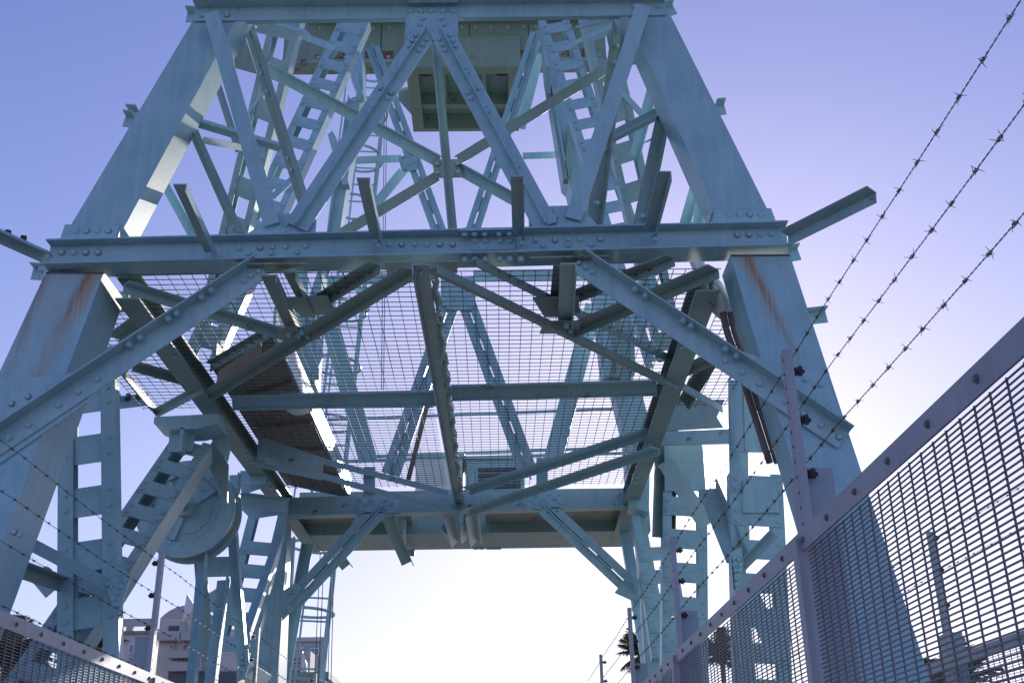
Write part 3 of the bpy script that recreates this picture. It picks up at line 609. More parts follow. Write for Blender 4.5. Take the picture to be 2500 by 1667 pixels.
# --- guide columns of the counterweight (wide plates with ribs)
def guide(pix, Y, th, mat='steel', name='guide_column'):
    return MB().prism([p(*q, Y=Y) for q in pix], (0, th, 0)).build(name, mat, T)
guide([('A', 2290, 500), ('B', 90, 240), ('B', 120, 120), ('B', 215, 130), ('B', 225, 560), ('B', 110, 1180), ('B', 60, 1480), ('B', -20, 1600), ('D', 2060, 300), ('D', 2010, 1060), ('D', 1950, 1100), ('D', 1870, 800), ('A', 2140, 1400)], 10.9, .35)
for a_, b_ in ((('A', 2260, 640), ('A', 2130, 1500)), (('D', 1935, 300), ('D', 1915, 760)), (('D', 1985, 560), ('D', 2000, 1040))):
    m('L', a_, b_, 10.85, 10.85, .12, .10, 1, name='guide_rib')
for pix in ([('A', 2265, 430), ('A', 2318, 610), ('A', 2290, 625), ('A', 2235, 480)], [('B', 30, 835), ('B', 55, 880), ('B', 135, 1175), ('B', 95, 1180), ('B', 0, 860)]):
    guide(pix, 10.75, .12, 'steel', 'guide_shoe')
guide([('B', 1360, 120), ('B', 1470, 330), ('B', 1545, 600), ('B', 1625, 900), ('B', 1690, 1300), ('B', 1720, 1460), ('E', 1960, 600), ('E', 1960, 1000), ('E', 1905, 1070), ('E', 1800, 1040), ('E', 1760, 1020), ('E', 1690, 400), ('B', 1600, 1460), ('B', 1530, 1160), ('B', 1500, 1130), ('B', 1415, 600), ('B', 1385, 430)], 10.9, .35)
for a_, b_ in ((('B', 1455, 560), ('B', 1560, 1150)), (('B', 1560, 1150), ('B', 1640, 1450)), (('E', 1790, 650), ('E', 1795, 1020)), (('E', 1900, 560), ('E', 1895, 1080))):
    m('L', a_, b_, 10.85, 10.85, .12, .10, -1, name='guide_rib')
for pix in ([('B', 1392, 420), ('B', 1425, 430), ('B', 1422, 600), ('B', 1398, 595)], [('B', 1535, 800), ('B', 1560, 800), ('B', 1545, 1140), ('B', 1505, 1140)], [('E', 1835, 690), ('E', 1870, 640), ('E', 1870, 1020), ('E', 1825, 1020)]):
    guide(pix, 10.75, .12, 'dark', 'guide_shoe')
guide([('E', 1805, 1040), ('E', 1990, 1070), ('E', 2060, 1330), ('H', 2050, 480), ('H', 1925, 440), ('E', 1895, 1400)], 11.0, .3, 'steel', 'column')
# lower left: bearing, raking struts, battened columns
laced('battened_column', p('G', 552, -560, Y=7.15), down(p('G', 552, -560, Y=7.15), p('G', 560, 1300, Y=7.15), -.1), .385, .10, .10, .365, .20, root=T, off=.265, recess=.012, rear=False)
laced('battened_column', p('G', 1230, 15, Y=8.2), down(p('G', 1230, 15, Y=8.2), p('G', 440, 1200, Y=7.35), -.1), .31, .07, .20, .232, .125, root=T, off=.04, rear=False, mat='steelw')
q = yplate('gusset_plate', [('G', 762, 775), ('G', 825, 900), ('G', 752, 1160), ('G', 665, 925)], 7.04, .012, 'steel', T)
ybolts([('G', x, y) for x, y in ((762, 805), (762, 870), (797, 912), (687, 935), (712, 950), (772, 955), (748, 993), (725, 1032), (763, 1067), (763, 1120))], 7.04, q)
m('L', ('G', 165, 665), ('G', 672, 930), 6.55, 7.03, .075, .06, -1, YD, name='strut'); m('L', ('G', 80, 835), ('G', 410, 950), 6.6, 7.2, .085, .06, 1, YD, 'dark', name='strut')
ybolts([('G', 92, 605), ('G', 130, 622)], 6.1, LL)
m('L', ('G', 250, 975), ('G', 360, 880), 7.4, 7.4, .14, .05, 1, name='gusset_plate')
m('P', ('G', 1330, 640), ('G', 1140, 470), 8.9, 8.9, .12, name='strut')
m('P', ('G', 1275, 780), ('G', 1325, 1430), 9.3, 9.3, .10, mat='dark', name='strut'); yplate('batten', [('G', 1318, 762), ('G', 1480, 760), ('G', 1480, 885), ('G', 1318, 890)], 9.25, .012, 'steel', T)
m('L', ('G', 1295, 770), ('G', 1215, 1650), 8.9, 8.3, .085, .08, 1, name='strut'); m('L', ('G', 1425, 910), ('G', 1335, 1650), 9.0, 8.6, .10, .08, 1, name='strut')
m('L', ('G', 1485, 620), ('G', 1550, 1450), 9.1, 8.9, .09, .08, 1, name='strut')
q = yplate('gusset_plate', [('G', 1580, 1315), ('G', 1588, 1440), ('G', 1565, 1530), ('G', 1515, 1560), ('G', 1535, 1350)], 8.8, .012, 'steel', T)
ybolts([('G', x, y) for x, y in ((1577, 1335), (1545, 1365), (1568, 1362), (1545, 1405), (1548, 1442), (1575, 1442), (1533, 1482), (1553, 1480), (1527, 1515))], 8.8, q)
m('L', ('G', 1560, 1290), ('G', 1790, 620), 9.6, 10.8, .10, .07, -1, name='strut')
m('L', ('G', 1555, 1480), ('G', 1700, 1560), 9.2, 10.4, .14, .06, 1, name='strut')
yplate('gusset_plate', [('G', 1310, 1010), ('G', 1400, 950), ('G', 1470, 965), ('G', 1520, 1050), ('G', 1500, 1110), ('G', 1310, 1115)], 9.6, .015, 'steel', T)
# bearing bracket above the sheave
yplate('bracket_plate', [('G', 985, -130), ('G', 1392, -150), ('G', 1385, -90), ('G', 1250, -55), ('G', 1080, -50), ('G', 980, -90)], 8.0, .3, 'steel', T)
yplate('bracket_plate', [('G', 1085, -55), ('G', 1245, -60), ('G', 1225, 90), ('G', 1070, 95)], 8.1, .03, 'steel', T)
yplate('bracket_plate', [('G', 1150, -60), ('G', 1175, -60), ('G', 1160, 90), ('G', 1130, 92)], 8.0, .1, 'steel', T)
yplate('bracket_plate', [('G', 1350, -120), ('G', 1390, -120), ('G', 1455, 0), ('G', 1470, 60), ('G', 1448, 155), ('G', 1345, 10)], 8.3, .03, 'steelw', T)
yplate('bracket_plate', [('G', 1360, 20), ('G', 1455, 170), ('G', 1450, 420), ('G', 1320, 160), ('G', 1200, 230), ('G', 1260, 150)], 8.5, .03, 'dark', T)
m('L', ('D', 740, 1195), ('D', 945, 1172), 8.6, 8.9, .09, .05, 1, name='outrigger')
m('L', ('G', 1500, 240), ('G', 1480, 640), 9.5, 9.5, .10, .08, 1, name='strut'); m('P', ('G', 1530, 260), ('G', 1700, 255), 10, 10, .14, name='strut')
m('P', ('G', 1535, 330), ('G', 1710, 270), 10.2, 10.2, .12, name='strut'); m('L', ('G', 1530, 400), ('G', 1840, 440), 10.2, 10.4, .13, .06, 1, name='strut')
yplate('gusset_plate', [('G', 1530, 450), ('G', 1830, 430), ('G', 1800, 490), ('G', 1600, 520)], 10.5, .02, 'steel', T)
# lower right group seen against the sun
laced('battened_column', p('I', 640, 230, Y=8.0), down(p('I', 640, 230, Y=8.0), p('I', 690, 1500, Y=8.0), -.1), .40, .09, .12, .245, .14, root=T, off=.02, rear=False)
m('L', ('F', 525, 1040), ('I', 540, 800), 8.2, 8.2, .15, .08, 1, name='strut')
m('L', ('I', 330, 330), ('I', 520, 790), 8.4, 7.9, .15, .1, 1, name='strut', mat='steelw'); m('L', ('I', 520, 790), ('I', 600, 1650), 7.9, 7.9, .12, .1, 1, name='strut')
q = yplate('gusset_plate', [('I', 468, 730), ('I', 550, 700), ('I', 562, 800), ('I', 530, 985), ('I', 500, 970)], 7.8, .012, 'steel', T)
ybolts([('I', x, y) for x, y in ((500, 770), (530, 780), (505, 810), (540, 815), (510, 850), (535, 850), (515, 900), (520, 940))], 7.8, q)
m('L', ('I', 555, 820), ('I', 760, 610), 7.85, 7.6, .075, .05, 1, name='strut'); m('P', ('I', 610, 1000), ('I', 790, 1420), 7.5, 7.2, .12, name='strut')
m('L', ('F', 600, 1080), ('I', 610, 90), 7.3, 7.3, .10, .05, 1, name='strut')
girder_box('cover_plate', [('S', 1630, 975), ('S', 1770, 975), ('S', 1750, 1018), ('S', 1766, 1043), ('S', 1600, 1052)], None, 9.4, 9.42, 'dark')
girder_box('cover_plate', [('S', 1600, 1054), ('S', 1792, 1046), ('S', 1792, 1083), ('S', 1600, 1086)], None, 9.37, 9.39, 'steelw')
bar('strut', 'C', p('E', 2170, 1010, Y=9.9), p('H', 2140, 640, Y=9.9), .20, .10, parent=T, mat='dark')
m('P', ('F', 60, 1560), ('I', 330, 560), 9.0, 9.0, .14, name='strut', mat='steelw')
yplate('cover_plate', [('S', 1622, 1086), ('S', 1716, 1086), ('S', 1724, 1198), ('S', 1623, 1198)], 9.78, .012, 'steel', T)
yplate('batten', [('I', 560, 275), ('I', 770, 275), ('I', 790, 480), ('I', 560, 480)], 7.96, .012, 'steel', T)
yplate('batten', [('F', 500, 1310), ('F', 660, 1310), ('I', 690, 95), ('I', 500, 95)], 8.02, .012, 'steel', T)
# handrails behind
for a_, b_, Y in ((('E', 0, 1292), ('E', 1850, 1222), 13.6), (('E', 0, 1560), ('E', 1900, 1505), 13.6), (('E', 300, 1525), ('E', 1850, 1470), 14.2)):
    mb = MB(); mb.rod(p(*a_, Y=Y), p(*b_, Y=Y), .022, 8); mb.build('handrail', 'steel', T, smooth=True)
# ================================================================ THINGS ON THE TOWER
# sheave wheel
YS = 8.75
c = p('G', 1183, 452, Y=YS); rad = .40
SW = empty('sheave_wheel', c, 'large turquoise grooved sheave wheel with rust stained rim at lower left of the tower', 'pulley wheel')
def disc(r0, r1, y0, y1, n=48, cc=c):
    mb = MB(); v = []; f = []
    for k in range(n):
        t_ = 2*math.pi*k/n; e = Vector((math.cos(t_), 0, math.sin(t_)))
        v += [cc+e*r0+Vector((0, y0, 0)), cc+e*r1+Vector((0, y0, 0)), cc+e*r1+Vector((0, y1, 0)), cc+e*r0+Vector((0, y1, 0))]
    for k in range(n):
        a = 4*k; b = 4*((k+1) % n)
        f += [(a, a+1, b+1, b), (a+1, a+2, b+2, b+1), (a+2, a+3, b+3, b+2), (a+3, a, b, b+3)]
    return mb.add(v, f)
disc(.28, rad, 0, .02).build('flange', 'steel', SW); disc(.28, rad, .24, .26).build('flange', 'steel', SW)
disc(.30, rad-.035, .021, .239).build('rim', paint('rusty_rim', (.38, .27, .15), (.24, .34, .36), rust=.35, scale=5), SW)
disc(.001, .285, .035, .05).build('web_plate', 'steel', SW); disc(.195, .205, .028, .0349).build('web_ring', 'steelw', SW); disc(.001, .075, -.06, .05).build('hub', 'steelw', SW); disc(.001, .022, -.10, -.06).build('axle_pin', 'black', SW)
stuffb = MB()
for k in range(20):
    t_ = 2*math.pi*k/20
    for rr, yy in ((.30, 0), (.20, .035)):
        q = c+Vector((math.cos(t_)*rr, yy, math.sin(t_)*rr)); stuffb.rod(q, q+Vector((0, -.012, 0)), .011, 6)
tag(stuffb.build('bolts', 'bolt', SW), kind='stuff')
for t_ in (.6, 2.2, 4.4):
    e = Vector((math.cos(t_), 0, math.sin(t_))); MB().prism([c+e*.06+Vector((0, .03, 0))+e.cross(YD)*.02, c+e*.27+Vector((0, .03, 0))+e.cross(YD)*.02, c+e*.27+Vector((0, .03, 0))-e.cross(YD)*.02, c+e*.06+Vector((0, .03, 0))-e.cross(YD)*.02], (0, -.03, 0)).build('spoke', 'steel', SW)
MB().rod(c+Vector((0, -.5, 0)), c+Vector((0, .7, 0)), .035, 12).build('shaft', 'dark', SW)
# counterweight casing and hanging tray
Yc = 12.3
cwb = [p('B', -290, 420, Y=Yc), p('B', 1780, 398, Y=Yc)]; topz = p('B', 500, 150, Y=Yc).z
zb = (cwb[0].z+cwb[1].z)/2; x0, x1 = cwb[0].x, cwb[1].x
CW = empty('counterweight_box', (x0, Yc, zb), 'long pale green casing with rust along its lower edge, high between the tower tops', 'counterweight')
MB().box((x0, Yc, zb+.03), (x1, Yc+.22, topz+.1)).build('casing', 'green', CW)
xe = [x0, p('B', 345, 200, Y=Yc).x, p('B', 905, 200, Y=Yc).x, p('B', 1283, 200, Y=Yc).x, x1]
for i in range(4):
    a_, b_ = xe[i]+.012, xe[i+1]-.012
    q = MB().box((a_, Yc-.025, zb+.05), (b_, Yc-.001, topz-.04)).build('side_panel', 'green', CW)
    stuffbolts([Vector((a_+(b_-a_)*f, Yc-.025, z_)) for f in (.08, .36, .64, .92) for z_ in (zb+.10, topz-.10)], YD, q, .022)
MB().box((x0, Yc-.06, zb-.01), (x1, Yc+.2, zb+.045)).build('lower_edge_angle', 'steelr', CW)
MB().box((x0+.3, Yc-.5, topz+.02), (x1-.2, Yc-.03, topz+.5)).build('upper_girder', 'dark', CW)
mrust = paint('edge_rust', (.22, .28, .24), (.26, .31, .27), rust=.95, scale=4)
MB().box((xe[2]+.03, Yc-.030, zb+.052), (xe[3]-.02, Yc-.0255, zb+.20)).build('rust_patch', mrust, CW)
MB().box((xe[3]+.5, Yc-.030, zb+.052), (x1-.3, Yc-.0255, zb+.22)).build('rust_patch', mrust, CW)
MB().box((x0+.6, Yc-.030, zb+.052), (x0+1.5, Yc-.0255, zb+.20)).build('rust_patch', mrust, CW)
Zt = 9.3
q0, q1, q2, q3 = p('B', 495, 430, Z=Zt), p('B', 1235, 420, Z=Zt), p('B', 1215, 835, Z=Zt), p('B', 548, 842, Z=Zt)
HX0, HX1 = (q0.x+q3.x)/2, (q1.x+q2.x)/2; HY0, HY1 = q0.y, q3.y; z_ = Zt+EYE
HT = empty('hanging_platform', ((HX0+HX1)/2, HY0, z_), 'grey green steel tray underside with two dark round holes, hanging below the counterweight casing', 'platform')
hb = MB(); fw = .16
hb.box((HX0, HY0, z_), (HX1, HY0+fw, z_+.5)); hb.box((HX0, HY1-fw*.5, z_), (HX1, HY1, z_+.5)); hb.box((HX0, HY0+fw, z_), (HX0+fw, HY1-fw*.5, z_+.5)); hb.box((HX1-fw, HY0+fw, z_), (HX1, HY1-fw*.5, z_+.5))
hb.build('rim_frame', 'green', HT)
MB().box((HX0+fw, HY0+fw, z_+.25), (HX1-fw, HY1-.1, z_+.3)).build('floor_panel', 'dark', HT)
for x in (HX0+(HX1-HX0)*.32, HX0+(HX1-HX0)*.68): MB().box((x-.03, HY0+fw, z_+.10), (x+.03, HY1-.55, z_+.249)).build('rib', 'green', HT)
MB().box((HX0+fw, HY1-.6, z_+.05), (HX1-fw, HY1-.5, z_+.249)).build('rib', 'green', HT)
for x in (HX0+(HX1-HX0)*.16, HX0+(HX1-HX0)*.84):
    mb = MB(); mb.rod((x, HY0+fw*2.2, z_+.2), (x, HY0+fw*2.2, z_+.249), .13, 16); mb.build('drain_hole', 'black', HT)
for x, s in ((HX0, -1), (HX1, 1)):
    MB().prism([Vector((x, HY0+.9, z_+.3)), Vector((x+s*.18, HY0+.95, z_+.3)), Vector((x+s*.2, HY0+1.15, z_+.3)), Vector((x, HY0+1.6, z_+.3))], (0, 0, .05)).build('lifting_lug', 'steel', HT)
# caged ladder
YL = 14.7
lt = p('V', 862, 150, Y=YL); lb = p('V', 700, 1568, Y=YL); lb = lt+(lb-lt)*((lt.z+.6)/(lt.z-lb.z))
LD = empty('caged_ladder', lb, 'tall thin steel ladder with safety hoops rising behind the left columns', 'ladder')
ax = (lb-lt).normalized(); sxv = Vector((1, 0, 0)); sxv = (sxv-ax*sxv.dot(ax)).normalized()
for s in (-1, 1): MB().rod(lt+sxv*.2*s, lb+sxv*.2*s, .022, 6).build('rail', 'steel', LD)
LN = (lb-lt).length; nr = int(LN/.3)
me = bpy.data.meshes.new('rung'); r_ = MB().rod(-sxv*.2, sxv*.2, .013, 6); me.from_pydata([tuple(q) for q in r_.v], [], r_.f); me.materials.append(M['steel'])
for k in range(nr): link('rung', me, lt+ax*(.15+k*.3), LD)
hp = MB().path([sxv*(.33*math.sin(t_*math.pi/12))*1.0+Vector((0, -.35+.38*-math.cos(t_*math.pi/12), 0)) for t_ in range(-12, 13)], .02, 5)
me = bpy.data.meshes.new('hoop'); me.from_pydata([tuple(q) for q in hp.v], [], hp.f); me.materials.append(M['steel'])
for k in range(13): link('hoop', me, lt+ax*(.3+k*.85), LD)
for s in (-.32, 0, .32): MB().rod(lt+sxv*s+Vector((0, -.55-.17*(1-abs(s)*3), 0)), lt+ax*10.8+sxv*s+Vector((0, -.55-.17*(1-abs(s)*3), 0)), .014, 5).build('cage_bar', 'steel', LD)
# hoist ropes
for i, (a_, b_) in enumerate(((('V', 883, 250), ('V', 876, 895)), (('V', 888, 250), ('V', 881, 895)), (('V', 762, 1262), ('V', 753, 1568)), (('V', 768, 1262), ('V', 760, 1568)), (('V', 736, 1262), ('V', 722, 1568)), (('V', 745, 1262), ('V', 731, 1568)))):
    A_, B_ = p(*a_, Y=13.8), p(*b_, Y=13.8)
    if i > 1: B_ = down(A_, B_, -.6)
    lab = ['left one of the two thin upright ropes behind the ladder hoops', 'right one of the two thin upright ropes behind the ladder hoops', 'third thin rope from the left hanging under the rear girder', 'rightmost thin rope hanging under the rear girder, nearest the open sky', 'leftmost thin rope hanging under the rear girder, beside the ladder', 'second thin rope from the left hanging under the rear girder'][i]
    tag(MB().rod(A_, B_, .0055, 6).build('hoist_rope', 'rope', None, A_), lab, 'rope', 'hoist ropes behind the tower')
# bulkhead lamp under the trough
c = p('V', 686, 940, Z=3.06)
LP = empty('bulkhead_lamp', c, 'oval white bulkhead lamp under the dark trough inside the mesh ceiling', 'lamp')
mb = MB(); n = 16; rings = []
for j in range(5):
    a = j/4*math.pi/2; rr = math.cos(a); rings.append([c+Vector((.09*rr*math.cos(2*math.pi*k/n), .05*rr*math.sin(2*math.pi*k/n), -.05*math.sin(a))) for k in range(n)])
v = [x for r_ in rings for x in r_]; f = [(j*n+k, j*n+(k+1) % n, (j+1)*n+(k+1) % n, (j+1)*n+k) for j in range(4) for k in range(n)]
mb.add(v, f).build('lens', 'lamp', LP, smooth=True); MB().box(c+Vector((-.1, -.06, .0)), c+Vector((.1, .06, .025))).build('lamp_base', 'white', LP)
# service conduits at the right leg
def pipe(pts, r, mat, name, parent=None):
    P_ = [Vector(q) for q in pts]; out = []
    for i in range(len(P_)-1):
        a, b_, c_, d_ = P_[max(i-1, 0)], P_[i], P_[i+1], P_[min(i+2, len(P_)-1)]
        for k in range(6):
            t_ = k/6; out.append(.5*((2*b_)+(c_-a)*t_+(2*a-5*b_+4*c_-d_)*t_*t_+(3*b_-a-3*c_+d_)*t_**3))
    out.append(P_[-1]); return MB().path(out, r, 10).build(name, mat, parent, smooth=True)
for i, (offs, lab) in enumerate(((0, 'bent pale conduit turning brown lower down, nearer the right tower leg'), (-50, 'bent pale conduit running inside its twin beside the right tower leg'))):
    E_ = empty('service_conduit', p('F', 600+offs, 900, Y=6.42), lab, 'pipe', 'service conduits by the right leg')
    o = offs
    pipe([p('F', 250+o*.6, 200, Y=6.6), p('F', 300+o*.8, 320, Y=6.5), p('F', 400+o, 430, Y=6.45), p('F', 460+o, 540, Y=6.42), p('F', 478+o, 610, Y=6.42)], .027, 'pvc', 'upper_pipe', E_)
    pipe([p('F', 478+o, 605, Y=6.42), p('F', 510+o, 740, Y=6.42), p('F', 560+o, 880, Y=6.42), p('F', 640+o, 1130, Y=6.42), p('F', 780+o, 1568, Y=6.42)], .022, 'cond', 'lower_pipe', E_)
    MB().rod(p('F', 470+o, 575, Y=6.42), p('F', 480+o, 612, Y=6.42), .033, 12).build('collar', 'pvc', E_)
# thin rod with a cap behind the mesh
A_, B_ = p('V', 981, 930, Y=11.9), p('V', 938, 1100, Y=11.9)
E_ = empty('limit_switch_rod', B_, 'thin slanting pole with a small box on top, standing behind the mesh ceiling', 'pole')
MB().rod(A_, B_, .028, 8).build('rod', 'cond', E_); MB().box(A_+Vector((-.06, -.04, -.02)), A_+Vector((.06, .04, .07))).build('switch_box', 'white', E_)
# machinery cabinets standing on the rear girder
def cabinet(name, a, b, Y, dep, lab, louv):
    P0 = p(*a, Y=Y); P1 = p(*b, Y=Y); x0_, x1_ = P0.x, P1.x; zt_, zb_ = P0.z, 3.48+EYE
    E = empty(name, ((x0_+x1_)/2, Y+dep/2, zb_), lab, 'cabinet')
    MB().box((x0_, Y, zb_), (x1_, Y+dep, zt_)).build('body', 'white' if not louv else 'steel', E)
    MB().box((x0_-.03, Y-.03, zt_), (x1_+.03, Y+dep+.03, zt_+.04)).build('lid', 'steel', E)
    if louv:
        n_ = int((zt_-zb_-.1)/.07)
        for k in range(n_):
            z0 = zb_+.06+k*.07; MB().prism([Vector((x0_+.15, Y-.001, z0)), Vector((x0_+.15, Y-.035, z0)), Vector((x0_+.15, Y-.001, z0+.05))], (x1_-x0_-.2, 0, 0)).build('louvre', 'slat', E)
    return E
cabinet('machinery_cabinet', ('V', 955, 1052), ('V', 1062, 1100), 13.0, .6, 'pale plain cabinet on the rear girder, left of the middle girder', False)
cabinet('louvred_cabinet', ('V', 1070, 1056), ('V', 1205, 1100), 13.0, .6, 'cabinet with dark louvres on the rear girder, right of the middle girder', True)
# ================================================================ FENCES
def insul(c, s, par):
    mb = MB(); d = Vector((s, 0, 0))
    for k in range(5): mb.rod(c+d*(.010+k*.009), c+d*(.015+k*.009), .016-.004*(k % 2), 8)
    mb.rod(c, c+d*.06, .007, 6); mb.box(c+Vector((s*.045-.006, -.012, -.012)), c+Vector((s*.045+.006, .012, .016)))
    return mb.build('insulator', 'black', par)
def post(X, Y, s, par, top, zs, box=True, armz=None, lab=None):
    P_ = empty_part('fence_post', (X, Y, 0), par)
    if lab: P_['label'] = lab
    zt_ = .8+EYE
    mb = MB(); k = .032; w_ = .056
    mb.prism([Vector((X-s*.03, Y-w_/2, 0)), Vector((X+s*.035, Y-w_/2, 0)), Vector((X+s*.035, Y+w_/2, 0)), Vector((X-s*.03, Y+w_/2, 0))], (0, 0, zt_-.02)); mb.build('shaft', 'galv', P_)
    # perforated arm above the fence
    mb = MB(); mb.box((X+s*.005, Y-.024, zt_-.35), (X+s*.010, Y+.024, top)); mb.box((X+s*.010, Y-.024, zt_-.35), (X+s*.032, Y-.020, top)); mb.box((X+s*.010, Y+.020, zt_-.35), (X+s*.032, Y+.024, top))
    mb.build('wire_arm', 'galv', P_)
    mb = MB()
    for k in range(12): mb.rod((X+s*.0049, Y, zt_+.03+k*.05), (X+s*.004, Y, zt_+.03+k*.05), .006, 8)
    tag(mb.build('slot_holes', 'black', P_), kind='stuff')
    if box:
        mb = MB(); mb.box((X+s*.04, Y+.03, zt_-.5), (X+s*.13, Y+.20, zt_+.22)); mb.build('stay_box', 'fencesteel', P_)
    for z_ in zs: insul(Vector((X+s*.012, Y, z_)), s, P_)
    return P_
def mesh_fence(X, y0, y1, ztop, par, zlow=.25, step=.0127, name='mesh_panel', r=.0023, vs_=.0762):
    mb = MB(); z = zlow
    while z < ztop: mb.rod((X, y0, z), (X, y1, z), r, 4, caps=False); z += step
    y = y0+.02
    while y < y1: mb.rod((X+r*1.6, y, zlow), (X+r*1.6, y, ztop), r*1.15, 4, caps=False); y += vs_
    return tag(mb.build(name, 'mesh', par), kind='stuff')
def fence(nm, X, s, posts, ystart, yend, lab, topz=.8, arm=1.41, zs=(1.34, 1.17, .99), bolts_y=None, low=.25, midrail=None):
    E = empty(nm, (X, posts[0], 0), lab, 'fence')
    zt_ = topz+EYE
    MB().box((X-s*.014, ystart, zt_-.062), (X-s*.008, yend, zt_)).build('top_rail', 'galv', E)
    MB().box((X-s*.008, ystart, zt_-.006), (X+s*.03, yend, zt_)).build('top_rail', 'galv', E)
    MB().box((X-s*.014, ystart, low-.02), (X-s*.008, yend, low+.04)).build('bottom_rail', 'galv', E)
    y = ystart+.1; bl = []
    while y < min(yend, 9): bl.append(Vector((X-s*.014, y, zt_-.031))); y += .268
    bolts(bl, Vector((-s, 0, 0)), E, BOLTF)
    pp_ = [ystart]+list(posts)+[yend]
    for a, b_ in zip(pp_[:-1], pp_[1:]): mesh_fence(X, a+.045, b_-.045, zt_-.06, E, low)
    for i, Y in enumerate(posts):
        post(X, Y, s, E, arm+EYE, [z+EYE for z in zs])
    return E
FR = fence('walkway_fence', .95, 1, [3.38, 6.02, 8.22, 10.72], .55, 13.2, 'fine mesh fence with purple grey top rail running along the right side of the walkway')
FL = fence('walkway_fence', -1.99, -1, [3.55, 6.62, 9.5, 12.65], .8, 14.5, 'fine mesh fence with bolted rail along the left of the walkway', arm=1.51, zs=(1.44, 1.25, 1.06))
# welded clip pipes: outer fence beyond the right leg
FO = fence('outer_fence', 2.75, 1, [6.95, 9.6], 4.5, 12.0, 'second mesh fence seen through the right one, beyond the tower leg', topz=.86, arm=1.64, zs=(1.60, 1.40, 1.18))
# stay rods on the second right post
for o_ in ((H_ := None),): pass
A_ = p('H', 1965, 480, X=.97); B_ = p('H', 2150, 1190, X=.97)
# ---- barbed wires
def barbed(a, b, lab, seed, group, bs=.128, vis=True):
    rnd = random.Random(seed); d = (b-a).normalized(); L_ = (b-a).length; u = d.orthogonal().normalized(); v_ = d.cross(u)
    mb = MB()
    # gentle sag between posts
    def at(s_): return a+d*s_+Vector((0, 0, -.012*math.sin(math.pi*((s_ % 2.6)/2.6))))
    n = int(L_/.011)
    for ph in (0, math.pi):
        mb.path([at(i*.011)+(u*math.cos(i*.011/.042*2*math.pi+ph)+v_*math.sin(i*.011/.042*2*math.pi+ph))*.0013 for i in range(n+1)], .00095, 3)
    s_ = rnd.uniform(0, bs)
    while s_ < L_:
        c_ = at(s_); t0_ = rnd.uniform(0, math.pi)
        hx = [c_+d*(k*.0012-.009)+(u*math.cos(k*1.0)+v_*math.sin(k*1.0))*.0038 for k in range(16)]
        mb.path(hx, .0012, 3)
        for q_ in range(4):
            t_ = t0_+q_*math.pi/2+rnd.uniform(-.4, .4); e = u*math.cos(t_)+v_*math.sin(t_)
            c0 = c_+d*(.009 if q_ % 2 else -.009); mb.rod(c0, c0+e*rnd.uniform(.012, .017)+d*rnd.uniform(-.007, .007), .001, 4, .0005)
        s_ += bs*rnd.uniform(.95, 1.05)
    return tag(mb.build('barbed_wire', 'wire', None, a), lab, 'barbed wire', group)
GR_ = 'barbed wires over the right fence'
for i, (k, z_) in enumerate(((('F', 800, 1000), 0), (('F', 862, 1290), 0), (('I', 930, 190), 0))):
    c_ = p(*k, X=1.01)
    barbed(Vector((1.01, .45, c_.z)), Vector((1.01, 13, c_.z)), ['uppermost strand of barbed wire over the right fence against open sky', 'middle strand of barbed wire over the right fence', 'lowest strand of barbed wire just above the right fence rail'][i], i, GR_)
GL_ = 'barbed wires over the left fence'
for i, k in enumerate((('G', 1035, 800), ('G', 1000, 995), ('G', 960, 1195), ('G', 90, 1108))):
    X_ = -2.045 if i < 3 else -2.0
    c_ = p(*k, X=X_)
    barbed(Vector((X_, 2.0, c_.z)), Vector((X_, 14.3 if i < 3 else 6.5, c_.z)), ['uppermost strand of barbed wire over the left fence, crossing the big wheel', 'second barbed wire strand from the top over the left fence', 'third barbed wire strand from the top over the left fence', 'barbed wire lying just above the left fence rail'][i], 10+i, GL_)
for i, zr in enumerate((1.60, 1.40)):
    barbed(Vector((2.81, 4.5, zr+EYE)), Vector((2.81, 12, zr+EYE)), ['higher faint barbed wire of the outer fence seen through the right mesh', 'lower faint barbed wire of the outer fence seen through the right mesh'][i], 20+i, 'barbed wires of the outer fence')
# insulators on the rear left outrigger
for x in (750, 815, 880): insul_c = p('D', x, 1165, Y=8.7); mb = MB(); mb.rod(insul_c+Vector((0, 0, .0)), insul_c+Vector((0, 0, .05)), .022, 8); mb.build('insulator', 'black', T)
for x, y in ((45, 130), (145, 165)): c_ = p('D', x, y, Z=3.29); mb = MB(); mb.rod(c_, c_+Vector((0, 0, .045)), .02, 8); mb.build('insulator', 'black', T)
# ================================================================ BUILDINGS
YBd = 90.0
def bp(x, y, Y=YBd): return p('S', 300+x/4.704, 1417+y/4.704, Y=Y)
def bbox(name, x0, y0, x1, y1, Y, dep, mat, par, zbot=None):
    a = bp(x0, y0, Y); b_ = bp(x1, y1, Y); return MB().box((a.x, Y, b_.z if zbot is None else zbot), (b_.x, Y+dep, a.z)).build(name, mat, par)
def window(x0, y0, x1, y1, Y, par, n=4):
    a = bp(x0, y0, Y); b_ = bp(x1, y1, Y)
    f = MB(); t_ = .09
    f.box((a.x, Y-.06, b_.z), (b_.x, Y-.001, b_.z+t_)); f.box((a.x, Y-.06, a.z-t_), (b_.x, Y-.001, a.z))
    for k in range(n+1):
        x = a.x+(b_.x-a.x)*k/n; f.box((x-t_/2, Y-.058, b_.z+t_), (x+t_/2, Y-.001, a.z-t_))
    fr = f.build('window', 'white', par)
    MB().box((a.x+.05, Y-.03, b_.z+.05), (b_.x-.05, Y-.0015, a.z-.05)).build('pane', 'glass', fr)
BA = empty('apartment_block', (-26, 92, -.6), 'cream apartment block with curved penthouse roof, balconies and white fin, behind the lower left columns', 'building')
bbox('wall', -260, 590, 1290, 1400, 90.5, 14, 'wall', BA, -.6)
